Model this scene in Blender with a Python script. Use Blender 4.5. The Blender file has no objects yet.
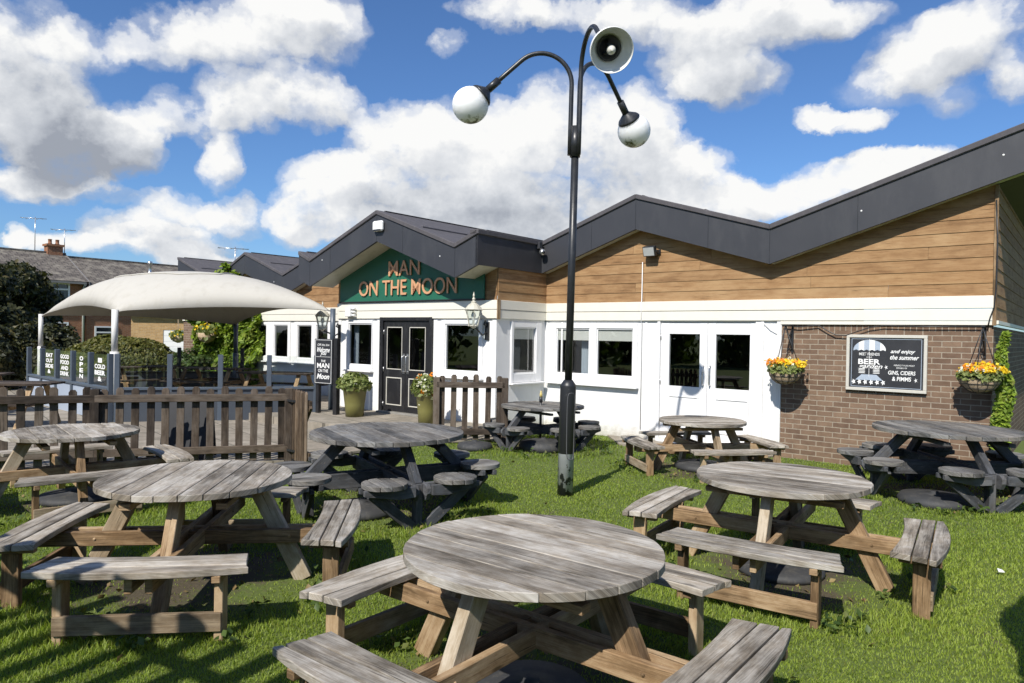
import bpy, math, random
import numpy as np
from mathutils import Vector, Matrix
random.seed(7); np.random.seed(7)
R = math.radians; PI = math.pi
S = bpy.context.scene
COL = S.collection

# ------------------------------------------------------------------ camera
W, H, F = 1024, 683, 711.0
CAM_Z, PITCH, ROLL = 1.78, R(-0.5), R(1.0)
cr, sr, cp, sp = math.cos(ROLL), math.sin(ROLL), math.cos(PITCH), math.sin(PITCH)
def direction(u, v):
    x = (u - W/2)/F; y = -(v - H/2)/F
    X = x*cr - y*sr; Z = x*sr + y*cr
    return Vector((X, cp - Z*sp, sp + Z*cp))
EYE = Vector((0, 0, CAM_Z))
def ground(u, v, z=0.0):
    d = direction(u, v); return EYE + d*((z - CAM_Z)/d.z)
def depth(u, v, Y):
    d = direction(u, v); return EYE + d*(Y/d.y)
cam = bpy.data.objects.new('camera', bpy.data.cameras.new('camera')); COL.objects.link(cam)
cam.data.sensor_width = 36; cam.data.lens = F/W*36; cam.data.clip_end = 3000; cam.data.clip_start = 0.05
fw = Vector((0, cp, sp)); up0 = Vector((0, -sp, cp)); rt0 = Vector((1, 0, 0))
rt = rt0*cr + up0*sr; up = up0*cr - rt0*sr
m = Matrix((rt, up, -fw)).transposed().to_4x4(); m.translation = EYE
cam.matrix_world = m
S.camera = cam

# the pub stands at an angle: local x runs right along its front, y into the wall
AN, DP = R(50.656), 10.95
NN = Vector((math.cos(AN), math.sin(AN), 0)); EE = Vector((-math.sin(AN), math.cos(AN), 0))
PUB = Matrix(((-EE.x, NN.x, 0, NN.x*DP), (-EE.y, NN.y, 0, NN.y*DP), (0, 0, 1, 0), (0, 0, 0, 1)))
def front(u, v, off=0.0):
    """a point of the pub's front plane (off metres behind it) as (along, height)"""
    d = direction(u, v); t = (DP + off)/(NN.x*d.x + NN.y*d.y)
    p = EYE + d*t
    return (-(EE.x*p.x + EE.y*p.y), p.z)
def side(u, v, a):
    """a point of a plane across the pub's front at 'along' a, as (offset, height)"""
    d = direction(u, v); t = -a/(EE.x*d.x + EE.y*d.y)
    p = EYE + d*t
    return (NN.x*p.x + NN.y*p.y - DP, p.z)

# ------------------------------------------------------------------ mesh helper
class MB:
    def __init__(self, M=None):
        self.v = []; self.f = []; self.uv = []; self.tn = []; self.sm = []; self.mi = []
        self.M = M; self.mat = 0
    def face(self, pts, uv, tone, smooth=False):
        b = len(self.v)
        for p in pts:
            p = Vector(p); self.v.append(tuple(self.M @ p) if self.M else tuple(p))
        self.f.append(tuple(range(b, b+len(pts)))); self.uv.append(list(uv)); self.tn.append(tone)
        self.sm.append(smooth); self.mi.append(self.mat)
    def solid(self, verts, faces, uvs, tone, smooth=False):
        b = len(self.v)
        for p in verts:
            p = Vector(p); self.v.append(tuple(self.M @ p) if self.M else tuple(p))
        for k, f in enumerate(faces):
            self.f.append(tuple(b+i for i in f)); self.uv.append(uvs[k]); self.tn.append(tone)
            self.sm.append(smooth if not isinstance(smooth, list) else smooth[k]); self.mi.append(self.mat)
    def bar(self, p0, p1, w, h, up=(0, 0, 1), tone=None, taper=1.0, uvo=None):
        p0 = Vector(p0); p1 = Vector(p1); d = p1 - p0; L = d.length
        if L < 1e-6: return
        d.normalize(); s = d.cross(Vector(up))
        if s.length < 1e-4: s = d.cross(Vector((0, 1, 0)))
        s.normalize(); u = s.cross(d).normalized()
        V = []
        for (p, q) in ((p0, 1.0), (p1, taper)):
            for (a, b) in ((-1, -1), (1, -1), (1, 1), (-1, 1)):
                V.append(p + s*(a*w/2*q) + u*(b*h/2*q))
        Fs = [(3, 2, 1, 0), (4, 5, 6, 7), (0, 1, 5, 4), (1, 2, 6, 5), (2, 3, 7, 6), (3, 0, 4, 7)]
        t = (random.random(), random.random()) if tone is None else tone
        o = (t[0]*31.0, t[1]*17.0) if uvo is None else uvo
        def U(x, y): return (o[0]+x, o[1]+y)
        uvs = [[U(0, 0), U(.04, 0), U(.04, h), U(0, h)]]*2 + [
            [U(0, 0), U(0, w), U(L, w), U(L, 0)], [U(0, w), U(0, w+h), U(L, w+h), U(L, w)],
            [U(0, w+h), U(0, 2*w+h), U(L, 2*w+h), U(L, w+h)], [U(0, -h), U(0, 0), U(L, 0), U(L, -h)]]
        self.solid(V, Fs, uvs, t)
    def box(self, lo, hi, tone=None):
        lo = Vector(lo); hi = Vector(hi); c = (lo+hi)/2; s = hi-lo
        ax = max(range(3), key=lambda i: s[i])
        p0 = c.copy(); p1 = c.copy(); p0[ax] = lo[ax]; p1[ax] = hi[ax]
        if ax == 2: self.bar(p0, p1, s.x, s.y, (0, 1, 0), tone)
        elif ax == 0: self.bar(p0, p1, s.y, s.z, (0, 0, 1), tone)
        else: self.bar(p0, p1, s.x, s.z, (0, 0, 1), tone)
    def prism(self, poly, ext, grain=(1, 0, 0), tone=None, smooth=False):
        """closed outline (list of 3-D points) pushed along ext"""
        ext = Vector(ext); g = Vector(grain).normalized(); P = [Vector(p) for p in poly]; n = len(P)
        nn = ext.normalized(); c = nn.cross(g)
        t = (random.random(), random.random()) if tone is None else tone
        o = (t[0]*31.0, t[1]*17.0)
        def U(p): return (o[0]+p.dot(g), o[1]+p.dot(c))
        area = Vector((0, 0, 0))
        for i in range(n): area += P[i].cross(P[(i+1) % n])
        if area.dot(ext) > 0: P = P[::-1]
        V = P + [p+ext for p in P]
        Fs = [tuple(range(n)), tuple(range(2*n-1, n-1, -1))]
        uvs = [[U(p) for p in P], [U(p) for p in P[::-1]]]
        along = abs(nn.dot(g)) > .9; per = 0.0
        for i in range(n):
            j = (i+1) % n
            Fs.append((j, i, n+i, n+j))
            a, b = U(P[i]), U(P[j]); e = ext.length
            if along:      # grain runs along the extrusion
                q = (P[j]-P[i]).length; y0_, y1_ = o[1]+per, o[1]+per+q; per += q
                uvs.append([(o[0], y1_), (o[0], y0_), (o[0]+e, y0_), (o[0]+e, y1_)]); continue
            uvs.append([(b[0], b[1]), (a[0], a[1]), (a[0]+e*.3, a[1]+e), (b[0]+e*.3, b[1]+e)])
        self.solid(V, Fs, uvs, t, [False, False]+[smooth]*n)
    def tube(self, pts, rad, n=10, caps=True, smooth=True):
        P = [Vector(p) for p in pts]
        rad = [rad]*len(P) if not isinstance(rad, (list, tuple)) else rad
        V = []; uvs = []; Fs = []; prev = None; L = 0; Ls = []
        for i, p in enumerate(P):
            d = (P[min(i+1, len(P)-1)] - P[max(i-1, 0)]).normalized()
            if prev is None:
                a = d.cross(Vector((0, 0, 1)))
                if a.length < 1e-3: a = d.cross(Vector((0, 1, 0)))
            else: a = prev - d*prev.dot(d)
            a.normalize(); prev = a; b = d.cross(a)
            if i: L += (p-P[i-1]).length
            Ls.append(L)
            for k in range(n):
                th = 2*PI*k/n; V.append(p + (a*math.cos(th)+b*math.sin(th))*rad[i])
        t = (random.random(), random.random()); o = (t[0]*31, t[1]*17)
        for i in range(len(P)-1):
            for k in range(n):
                j = (k+1) % n
                Fs.append((i*n+k, i*n+j, (i+1)*n+j, (i+1)*n+k))
                c0 = k/n*2*PI*max(rad[i], .01); c1 = (k+1)/n*2*PI*max(rad[i], .01)
                uvs.append([(o[0]+Ls[i], o[1]+c0), (o[0]+Ls[i], o[1]+c1), (o[0]+Ls[i+1], o[1]+c1), (o[0]+Ls[i+1], o[1]+c0)])
        sm = [smooth]*len(Fs)
        if caps:
            Fs.append(tuple(range(n-1, -1, -1))); uvs.append([o]*n); sm.append(False)
            b = (len(P)-1)*n; Fs.append(tuple(range(b, b+n))); uvs.append([o]*n); sm.append(False)
        self.solid(V, Fs, uvs, t, sm)
    def lathe(self, prof, n=24, c=(0, 0, 0), axis=(0, 0, 1), smooth=True):
        c = Vector(c); z = Vector(axis).normalized(); x = z.orthogonal().normalized(); y = z.cross(x)
        V = []; Fs = []; uvs = []
        t = (random.random(), random.random())
        for (r, h) in prof:
            for k in range(n):
                th = 2*PI*k/n; V.append(c + z*h + (x*math.cos(th)+y*math.sin(th))*max(r, 1e-4))
        for i in range(len(prof)-1):
            for k in range(n):
                j = (k+1) % n
                Fs.append((i*n+k, i*n+j, (i+1)*n+j, (i+1)*n+k))
                h0, h1 = prof[i][1], prof[i+1][1]
                uvs.append([(k*.1, h0), (k*.1+.1, h0), (k*.1+.1, h1), (k*.1, h1)])
        self.solid(V, Fs, uvs, t, smooth)
    def ball(self, c, r, n=16, squash=1.0):
        self.lathe([(r*math.sin(PI*i/n), -r*squash*math.cos(PI*i/n)) for i in range(n+1)], n*2, c)
    def build(self, name, mats, parent=None, bevel=0.0, **tags):
        me = bpy.data.meshes.new(name)
        me.from_pydata(self.v, [], self.f)
        uvl = me.uv_layers.new(name='UVMap'); tl = me.uv_layers.new(name='Tone')
        flat = np.array([c for u in self.uv for c in u], dtype=np.float32).ravel()
        uvl.data.foreach_set('uv', flat)
        tone = np.array([t for u, t in zip(self.uv, self.tn) for _ in u], dtype=np.float32).ravel()
        tl.data.foreach_set('uv', tone)
        me.polygons.foreach_set('use_smooth', self.sm)
        if not isinstance(mats, (list, tuple)): mats = [mats]
        for k in mats: me.materials.append(k)
        me.polygons.foreach_set('material_index', self.mi)
        me.update()
        return link(name, me, parent, bevel, **tags)
def link(name, me, parent=None, bevel=0.0, **tags):
    o = bpy.data.objects.new(name, me); COL.objects.link(o)
    if bevel:
        b = o.modifiers.new('bevel', 'BEVEL'); b.width = bevel; b.segments = 1; b.limit_method = 'ANGLE'; b.angle_limit = R(40)
    if parent: attach(o, parent)
    tag(o, **tags)
    return o
def attach(o, parent):
    o.parent = parent
    # meshes are written in world coordinates; only a thing's Empty carries an offset
    if parent.parent is None: o.matrix_parent_inverse = Matrix.Translation(-parent.location)
def tag(o, label=None, cat=None, group=None, kind=None):
    if label: o['label'] = label
    if cat: o['category'] = cat
    if group: o['group'] = group
    if kind: o['kind'] = kind
    return o
def thing(name, label, cat, loc=(0, 0, 0), group=None):
    o = bpy.data.objects.new(name, None); COL.objects.link(o); o.location = loc; o.empty_display_size = .1
    return tag(o, label, cat, group)
def copy_tree(o, parent=None):
    c = o.copy(); COL.objects.link(c)
    if parent:
        c.parent = parent; c.matrix_parent_inverse = o.matrix_parent_inverse.copy()
    for ch in list(o.children): copy_tree(ch, c)
    return c

# ------------------------------------------------------------------ materials
def newmat(name):
    m = bpy.data.materials.new(name); m.use_nodes = True
    nt = m.node_tree; nt.nodes.clear()
    out = nt.nodes.new('ShaderNodeOutputMaterial'); b = nt.nodes.new('ShaderNodeBsdfPrincipled')
    nt.links.new(b.outputs[0], out.inputs[0])
    return m, nt, b, out
class N:
    """short hand for building node trees"""
    def __init__(self, nt): self.nt = nt
    def __call__(self, typ, ins=(), **kw):
        n = self.nt.nodes.new(typ)
        for k, v in kw.items(): setattr(n, k, v)
        for k, v in (ins.items() if isinstance(ins, dict) else enumerate(ins)):
            if v is None: continue
            if isinstance(v, bpy.types.NodeSocket): self.nt.links.new(v, n.inputs[k])
            else: n.inputs[k].default_value = v
        return n
    def math(self, op, a, b=None, c=None, clamp=False):
        n = self('ShaderNodeMath', [a, b, c], operation=op); n.use_clamp = clamp; return n.outputs[0]
    def vm(self, op, a, b=None):
        return self('ShaderNodeVectorMath', [a, b], operation=op).outputs[0]
    def noise(self, vec, scale, detail=4, rough=.55, dist=0):
        n = self('ShaderNodeTexNoise', {'Vector': vec, 'Scale': scale, 'Detail': detail, 'Roughness': rough, 'Distortion': dist}); return n.outputs[0]
    def ramp(self, fac, stops, interp='LINEAR'):
        n = self('ShaderNodeValToRGB', [fac]); n.color_ramp.interpolation = interp
        e = n.color_ramp.elements
        while len(e) < len(stops): e.new(.5)
        for k, (p, c) in enumerate(stops):
            e[k].position = p; e[k].color = (c, c, c, 1) if isinstance(c, (int, float)) else tuple(c)+(1,)
        return n.outputs[0]
    def mix(self, fac, a, b, blend='MIX'):
        n = self('ShaderNodeMix', data_type='RGBA', blend_type=blend)
        for i, v in ((0, fac), (6, a), (7, b)):
            if isinstance(v, bpy.types.NodeSocket): self.nt.links.new(v, n.inputs[i])
            elif i == 0: n.inputs[0].default_value = v
            else: n.inputs[i].default_value = tuple(v)+(1,) if len(v) == 3 else v
        return n.outputs[2]
    def bump(self, h, strength=.3, dist=.01):
        return self('ShaderNodeBump', {'Height': h, 'Strength': strength, 'Distance': dist}).outputs[0]
def setp(nt, b, **k):
    for n, v in k.items():
        n = n.replace('_', ' ')
        if isinstance(v, bpy.types.NodeSocket): nt.links.new(v, b.inputs[n])
        else: b.inputs[n].default_value = tuple(v)+(1,) if isinstance(v, tuple) and len(v) == 3 else v
def wood(name, dark, mid, light, rough=.8, grain=1.0, tone=.5, flake=None, knots=True, stained=.55):
    m, nt, b, _ = newmat(name); n = N(nt)
    uv = n('ShaderNodeUVMap', uv_map='UVMap').outputs[0]
    tn = n('ShaderNodeSeparateXYZ', [n('ShaderNodeUVMap', uv_map='Tone').outputs[0]])
    rnd = n('ShaderNodeObjectInfo').outputs['Random']
    off = n('ShaderNodeCombineXYZ', [n.math('MULTIPLY', rnd, 40.0), n.math('MULTIPLY', rnd, 23.0), rnd]).outputs[0]
    p = n.vm('ADD', uv, off)
    warp = n.noise(n.vm('MULTIPLY', p, (1.2, 5, 1)), 1.5, 2)
    pw = n.vm('ADD', p, n('ShaderNodeCombineXYZ', [0.0, n.math('MULTIPLY', warp, .05), 0.0]).outputs[0])
    fine = n.noise(n.vm('MULTIPLY', pw, (5, 170, 1)), 1, 6, .7)
    med = n.noise(n.vm('MULTIPLY', pw, (1.6, 26, 1)), 1, 4, .6)
    blot = n.noise(n.vm('MULTIPLY', p, (2.4, 6, 1)), 1, 4, .6)
    g = n.math('ADD', n.math('MULTIPLY', fine, .60), n.math('MULTIPLY', med, .50))
    g = n.math('ADD', n.math('SUBTRACT', g, .05), n.math('MULTIPLY', n.math('SUBTRACT', blot, .5), .8))
    g = n.math('ADD', g, n.math('MULTIPLY', n.math('SUBTRACT', tn.outputs[0], .5), tone*.5))
    col = n.ramp(g, [(.26, dark), (.48, mid), (.72, light)])
    hv = n.mix(n.math('MULTIPLY', tn.outputs[1], .35), col, n.mix(1.0, col, (.92, .80, .64), 'MULTIPLY'))
    stain = n.noise(n.vm('MULTIPLY', p, (7, 13, 1)), 1, 8, .7)
    hv = n.mix(n.math('MULTIPLY', n.ramp(stain, [(.40, 1.0), (.56, 0.0)]), stained), hv, n.mix(1.0, hv, (.60, .52, .42), 'MULTIPLY'))
    crack = n.ramp(n.noise(n.vm('MULTIPLY', pw, (1.6, 75, 1)), 1.3, 3, .6), [(.29, .22), (.37, 1.0)])
    hv = n.mix(1.0, hv, crack, 'MULTIPLY')
    if knots:
        vo = n('ShaderNodeTexVoronoi', {'Vector': n.vm('MULTIPLY', p, (2.2, 7, 1)), 'Scale': 1.0, 'Randomness': 1.0})
        kn = n.ramp(vo.outputs['Distance'], [(.05, .35), (.11, 1.0)])
        hv = n.mix(.8, hv, n.mix(1.0, hv, kn, 'MULTIPLY'))
    if flake:
        fl = n.ramp(n.noise(n.vm('MULTIPLY', p, (14, 30, 1)), 1, 5, .7), [(.60, 0.0), (.68, 1.0)])
        hv = n.mix(n.math('MULTIPLY', fl, .8), hv, flake)
    setp(nt, b, Base_Color=hv, Roughness=rough, Normal=n.bump(n.math('ADD', fine, n.math('MULTIPLY', crack, .6)), .45*grain, .004))
    b.inputs['Specular IOR Level'].default_value = .25
    return m
def paint(name, col, rough=.5, var=.12, scale=6.0, metal=0.0, dirt=None, bump=.03, spec=.5, dirtamt=.5):
    m, nt, b, _ = newmat(name); n = N(nt)
    P = n('ShaderNodeTexCoord').outputs['Object']
    f = n.noise(P, scale, 6, .6)
    lo = tuple(c*(1-var) for c in col); hi = tuple(min(1, c*(1+var)) for c in col)
    c = n.mix(f, lo, hi)
    if dirt:
        d = n.ramp(n.noise(n.vm('MULTIPLY', P, (1, 1, .35)), scale*1.7, 8, .7), [(.5, 0.0), (.72, 1.0)])
        c = n.mix(n.math('MULTIPLY', d, dirtamt), c, dirt)
    setp(nt, b, Base_Color=c, Metallic=metal, Roughness=n.math('ADD', n.math('MULTIPLY', f, .2), rough-.1))
    b.inputs['Specular IOR Level'].default_value = spec
    if bump: setp(nt, b, Normal=n.bump(n.noise(P, scale*7, 4), bump*3, .004))
    return m
def leafmat(name, dark, light, trans=.25, rough=.5):
    m, nt, b, out = newmat(name); n = N(nt)
    tn = n('ShaderNodeSeparateXYZ', [n('ShaderNodeUVMap', uv_map='Tone').outputs[0]])
    c = n.mix(tn.outputs[0], dark, light)
    c = n.mix(n.math('MULTIPLY', n.ramp(tn.outputs[1], [(.8, 0.0), (1.0, 1.0)]), .5), c, (.16, .12, .04))
    setp(nt, b, Base_Color=c, Roughness=rough); b.inputs['Specular IOR Level'].default_value = .3
    t = n('ShaderNodeBsdfTranslucent', [n.mix(1.0, c, (1.3, 1.4, .6), 'MULTIPLY')])
    mx = n('ShaderNodeMixShader', [trans, b.outputs[0], t.outputs[0]])
    nt.links.new(mx.outputs[0], out.inputs[0])
    return m
def glassmat(name, tint=(1, 1, 1), refl=1.0):
    m, nt, b, out = newmat(name); n = N(nt)
    ge = n('ShaderNodeNewGeometry'); ct = n.math('ABSOLUTE', n('ShaderNodeVectorMath', [ge.outputs['Normal'], ge.outputs['Incoming']], operation='DOT_PRODUCT').outputs['Value'])
    fr = n.math('MULTIPLY_ADD', n.math('POWER', n.math('SUBTRACT', 1.0, ct, clamp=True), 5.0), .93, .06)
    g = n('ShaderNodeBsdfGlossy', {'Color': (1, 1, 1, 1), 'Roughness': .01})
    t = n('ShaderNodeBsdfTransparent', [tint+(1,)])
    mx = n('ShaderNodeMixShader', [n.math('MULTIPLY', fr, refl*1.6, clamp=True), t.outputs[0], g.outputs[0]])
    nt.links.new(mx.outputs[0], out.inputs[0])
    return m
def brickmat(name, c1, c2, mortar, sx=1.0, var=.5):
    m, nt, b, _ = newmat(name); n = N(nt)
    uv = n('ShaderNodeUVMap', uv_map='UVMap').outputs[0]
    wob = n.noise(uv, 30, 3)
    p = n.vm('ADD', uv, n('ShaderNodeCombineXYZ', [n.math('MULTIPLY', n.math('SUBTRACT', wob, .5), .006), n.math('MULTIPLY', n.math('SUBTRACT', wob, .5), .008), 0.0]).outputs[0])
    bt = n('ShaderNodeTexBrick', {'Vector': p, 'Color1': c1+(1,), 'Color2': c2+(1,), 'Mortar': mortar+(1,), 'Scale': 1.0,
          'Mortar Size': .0065, 'Mortar Smooth': .15, 'Bias': 0.0, 'Brick Width': .225*sx, 'Row Height': .075})
    nz = n.noise(uv, 9, 8, .65); nf = n.noise(uv, 120, 4, .6)
    c = n.mix(n.math('MULTIPLY', n.ramp(nz, [(.35, 1.0), (.6, 0.0)]), var), bt.outputs[0], n.mix(1.0, bt.outputs[0], (.62, .6, .6), 'MULTIPLY'))
    c = n.mix(n.math('MULTIPLY', nf, .4), c, n.mix(1.0, c, (.6, .6, .6), 'MULTIPLY'))
    hgt = n.math('ADD', n.math('MULTIPLY', bt.outputs[1], -1.0), n.math('MULTIPLY', nf, .35))
    setp(nt, b, Base_Color=c, Roughness=.85, Normal=n.bump(hgt, .55, .008)); b.inputs['Specular IOR Level'].default_value = .2
    return m

M = {}
M['grey_wood'] = wood('weathered_grey_timber', (.10, .089, .074), (.30, .277, .242), (.52, .495, .45), tone=.5)
M['brown_wood'] = wood('brown_treated_timber', (.12, .078, .042), (.31, .212, .122), (.47, .36, .235), tone=.7)
M['pale_wood'] = wood('sun_bleached_timber', (.16, .125, .085), (.31, .25, .175), (.45, .39, .30), tone=.6)
M['grey_paint_wood'] = wood('charcoal_painted_timber', (.040, .044, .051), (.072, .078, .089), (.118, .124, .137), tone=.5, flake=(.20, .18, .155), knots=False)
M['grey_top_wood'] = wood('worn_charcoal_timber', (.055, .056, .057), (.135, .135, .134), (.26, .257, .248), tone=.6)
M['fence_wood'] = wood('dark_fence_timber', (.028, .022, .018), (.070, .055, .044), (.15, .123, .10), tone=.8)
M['gate_wood'] = wood('gate_timber', (.045, .033, .023), (.115, .085, .06), (.22, .17, .125), tone=.7)
M['clad_wood'] = wood('stained_cladding_timber', (.21, .118, .055), (.31, .185, .09), (.385, .25, .13), tone=.4, knots=False, grain=.5, stained=.2)
M['white'] = paint('white_painted_panel', (.74, .74, .73), .45, .02, 2.5, dirt=(.62, .60, .55), bump=.02, dirtamt=.18)
def grimy(name, col):
    """painted board with splash marks near the ground and faint run-down streaks"""
    m, nt, b, _ = newmat(name); n = N(nt); P = n('ShaderNodeTexCoord').outputs['Object']
    z = n('ShaderNodeSeparateXYZ', [P]).outputs[2]; f = n.noise(P, 9, 8, .7)
    splash = n.ramp(n.math('ADD', n.math('MULTIPLY', n.math('SUBTRACT', .22, z), 2.2), f), [(.42, 0.0), (.95, 1.0)])
    run = n.ramp(n.noise(n.vm('MULTIPLY', P, (9, 9, .7)), 1, 6, .65), [(.56, 0.0), (.76, 1.0)])
    c = n.mix(n.math('MULTIPLY', run, .22), col, (.56, .53, .46)); c = n.mix(n.math('MULTIPLY', splash, .7), c, (.32, .29, .21))
    c = n.mix(n.math('MULTIPLY', n.noise(P, 1.3, 4), .10), c, (.6, .6, .6))
    setp(nt, b, Base_Color=c, Roughness=.5, Normal=n.bump(n.noise(P, 3.5, 3), .25, .02)); return m
M['white'] = grimy('white_painted_panel', (.76, .76, .75))
M['cream'] = paint('cream_painted_board', (.72, .695, .61), .5, .03, 3, dirt=(.55, .5, .42), bump=.02, dirtamt=.15)
M['upvc'] = paint('white_window_frame', (.77, .77, .77), .3, .02, 5, bump=0)
M['fascia'] = paint('charcoal_fascia_sheet', (.036, .037, .043), .5, .16, 1.8, dirt=(.075, .075, .078), bump=.02, dirtamt=.35)
M['felt'] = paint('grey_roof_felt', (.075, .070, .076), .9, .3, 5, dirt=(.14, .13, .135), bump=.25)
M['soffit'] = paint('cream_soffit_board', (.52, .50, .41), .6, .1, 3, dirt=(.3, .28, .2), bump=.03)
M['black_gloss'] = paint('black_door_paint', (.018, .018, .020), .3, .2, 6, dirt=(.06, .06, .06), bump=.02)
M['black_metal'] = paint('black_metal_paint', (.020, .021, .023), .38, .25, 12, dirt=(.07, .07, .07), bump=.05)
M['grey_metal'] = paint('blue_grey_post_paint', (.075, .094, .12), .4, .12, 8, bump=.02)
M['panel_grey'] = paint('pale_blue_grey_panel', (.33, .38, .46), .5, .08, 3, bump=.02)
M['panel_dark'] = paint('dark_slate_panel', (.05, .06, .075), .5, .12, 3, bump=.02)
M['steel'] = paint('brushed_steel', (.6, .6, .6), .3, .08, 20, metal=.9, bump=0)
M['white_plastic'] = paint('white_plastic', (.78, .78, .77), .35, .04, 9, bump=0)
M['chalkboard'] = paint('blackboard', (.022, .023, .027), .55, .35, 8, bump=.02)
M['chalk'] = paint('chalk_lettering', (.78, .78, .76), .9, .06, 30, bump=0)
M['chalk_blue'] = paint('pale_blue_chalk', (.36, .42, .50), .9, .1, 30, bump=0)
M['board_frame'] = paint('pale_sign_frame', (.52, .50, .44), .6, .12, 9, bump=.05)
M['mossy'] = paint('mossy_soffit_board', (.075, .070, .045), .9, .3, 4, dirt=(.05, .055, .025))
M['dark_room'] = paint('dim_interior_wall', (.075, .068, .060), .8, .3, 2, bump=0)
M['curtain'] = paint('pale_blue_curtain', (.45, .50, .56), .8, .1, 6, bump=.1)
M['blind'] = paint('white_roller_blind', (.72, .70, .66), .8, .04, 5, bump=0)
M['glass'] = glassmat('window_glass', (.80, .83, .82), 1.15)
M['clear_glass'] = glassmat('screen_glass', (.90, .94, .93), .9)
M['copper'] = paint('copper_letter', (.62, .33, .18), .45, .08, 14, metal=.1, bump=0)
M['green_sign'] = paint('dark_green_sign_board', (.016, .115, .068), .45, .10, 3, bump=.01)
M['pot'] = paint('olive_glazed_pot', (.17, .16, .05), .35, .15, 6, bump=.03)
M['soil'] = paint('dark_soil', (.045, .032, .022), .95, .4, 20, bump=.5)
M['coir'] = paint('coir_liner', (.46, .35, .23), .95, .35, 30, bump=.8)
M['rubber'] = paint('dark_rubber_base', (.035, .036, .038), .7, .3, 10, dirt=(.12, .11, .09), bump=.1)
M['concrete'] = paint('grey_concrete', (.22, .21, .19), .9, .25, 8, dirt=(.12, .12, .09), bump=.3)
M['fabric'] = paint('off_white_canopy_fabric', (.44, .42, .375), .85, .05, 2.5, dirt=(.34, .315, .265), bump=.04)
M['white_pole'] = paint('white_steel_pole', (.68, .67, .64), .4, .06, 8, bump=0)
M['brick'] = brickmat('brown_brick', (.160, .104, .072), (.245, .165, .112), (.37, .315, .245))
M['soldier'] = brickmat('brown_brick_upright', (.160, .104, .072), (.245, .165, .112), (.37, .315, .245))
M['red_brick'] = brickmat('orange_red_brick', (.30, .12, .06), (.38, .17, .085), (.36, .27, .2))
M['tan_brick'] = brickmat('tan_brick', (.42, .26, .11), (.52, .34, .16), (.45, .36, .25))
M['trunk'] = wood('tree_bark', (.03, .022, .016), (.08, .06, .045), (.15, .12, .09))
M['hedge_leaf'] = leafmat('hedge_leaf', (.050, .065, .014), (.175, .165, .038))
M['dark_leaf'] = leafmat('dark_tree_leaf', (.018, .024, .010), (.075, .078, .034), .2)
M['ivy_leaf'] = leafmat('ivy_leaf', (.075, .14, .014), (.30, .40, .05), .35)
M['shrub_leaf'] = leafmat('shrub_leaf', (.035, .065, .015), (.10, .15, .035))
M['plant_leaf'] = leafmat('bedding_plant_leaf', (.10, .14, .03), (.30, .34, .12), .3)
M['dry_leaf'] = leafmat('dry_leaf', (.13, .085, .035), (.26, .20, .09), .1)
M['grass'] = leafmat('grass_blade', (.135, .205, .018), (.36, .44, .075), .46, .5)
M['yellow'] = leafmat('yellow_petal', (.72, .46, .01), (.85, .62, .03), .2)
M['orange'] = leafmat('orange_petal', (.72, .20, .01), (.80, .33, .02), .2)
M['cream_petal'] = leafmat('cream_petal', (.70, .68, .5), (.8, .8, .7), .2)
for k in ('yellow', 'orange', 'cream_petal'):
    pass
# ------------------------------------------------------------------ round tables
def plank_disc(mb, rad, z0, th, pw, gap, c=(0, 0), jitter=.004, n=14):
    cx, cy = c; k = int(math.ceil(2*rad/pw)); y = -k*pw/2
    for i in range(k):
        a = max(-rad, y+gap/2); b = min(rad, y+pw-gap/2); y += pw
        if b-a < .012: continue
        a_ = max(a, -rad*.9995); b_ = min(b, rad*.9995)
        rr = rad*(1+random.uniform(-jitter, jitter)); pts = []
        ang0, ang1 = math.asin(max(-1, a_/rr)), math.asin(min(1, b_/rr))
        for q in range(n+1):
            th_ = ang0+(ang1-ang0)*q/n; pts.append((cx+rr*math.cos(th_), cy+rr*math.sin(th_)))
        for q in range(n+1):
            th_ = ang1+(ang0-ang1)*q/n; pts.append((cx-rr*math.cos(th_), cy+rr*math.sin(th_)))
        dz = random.uniform(-.0025, .0025)
        mb.prism([(x, yy, z0+dz) for x, yy in pts], (0, 0, th), (1, 0, 0))
def arm_matrix(k): return Matrix.Rotation(k*PI/2, 4, 'Z')      # arm k points along +x before turning

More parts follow.
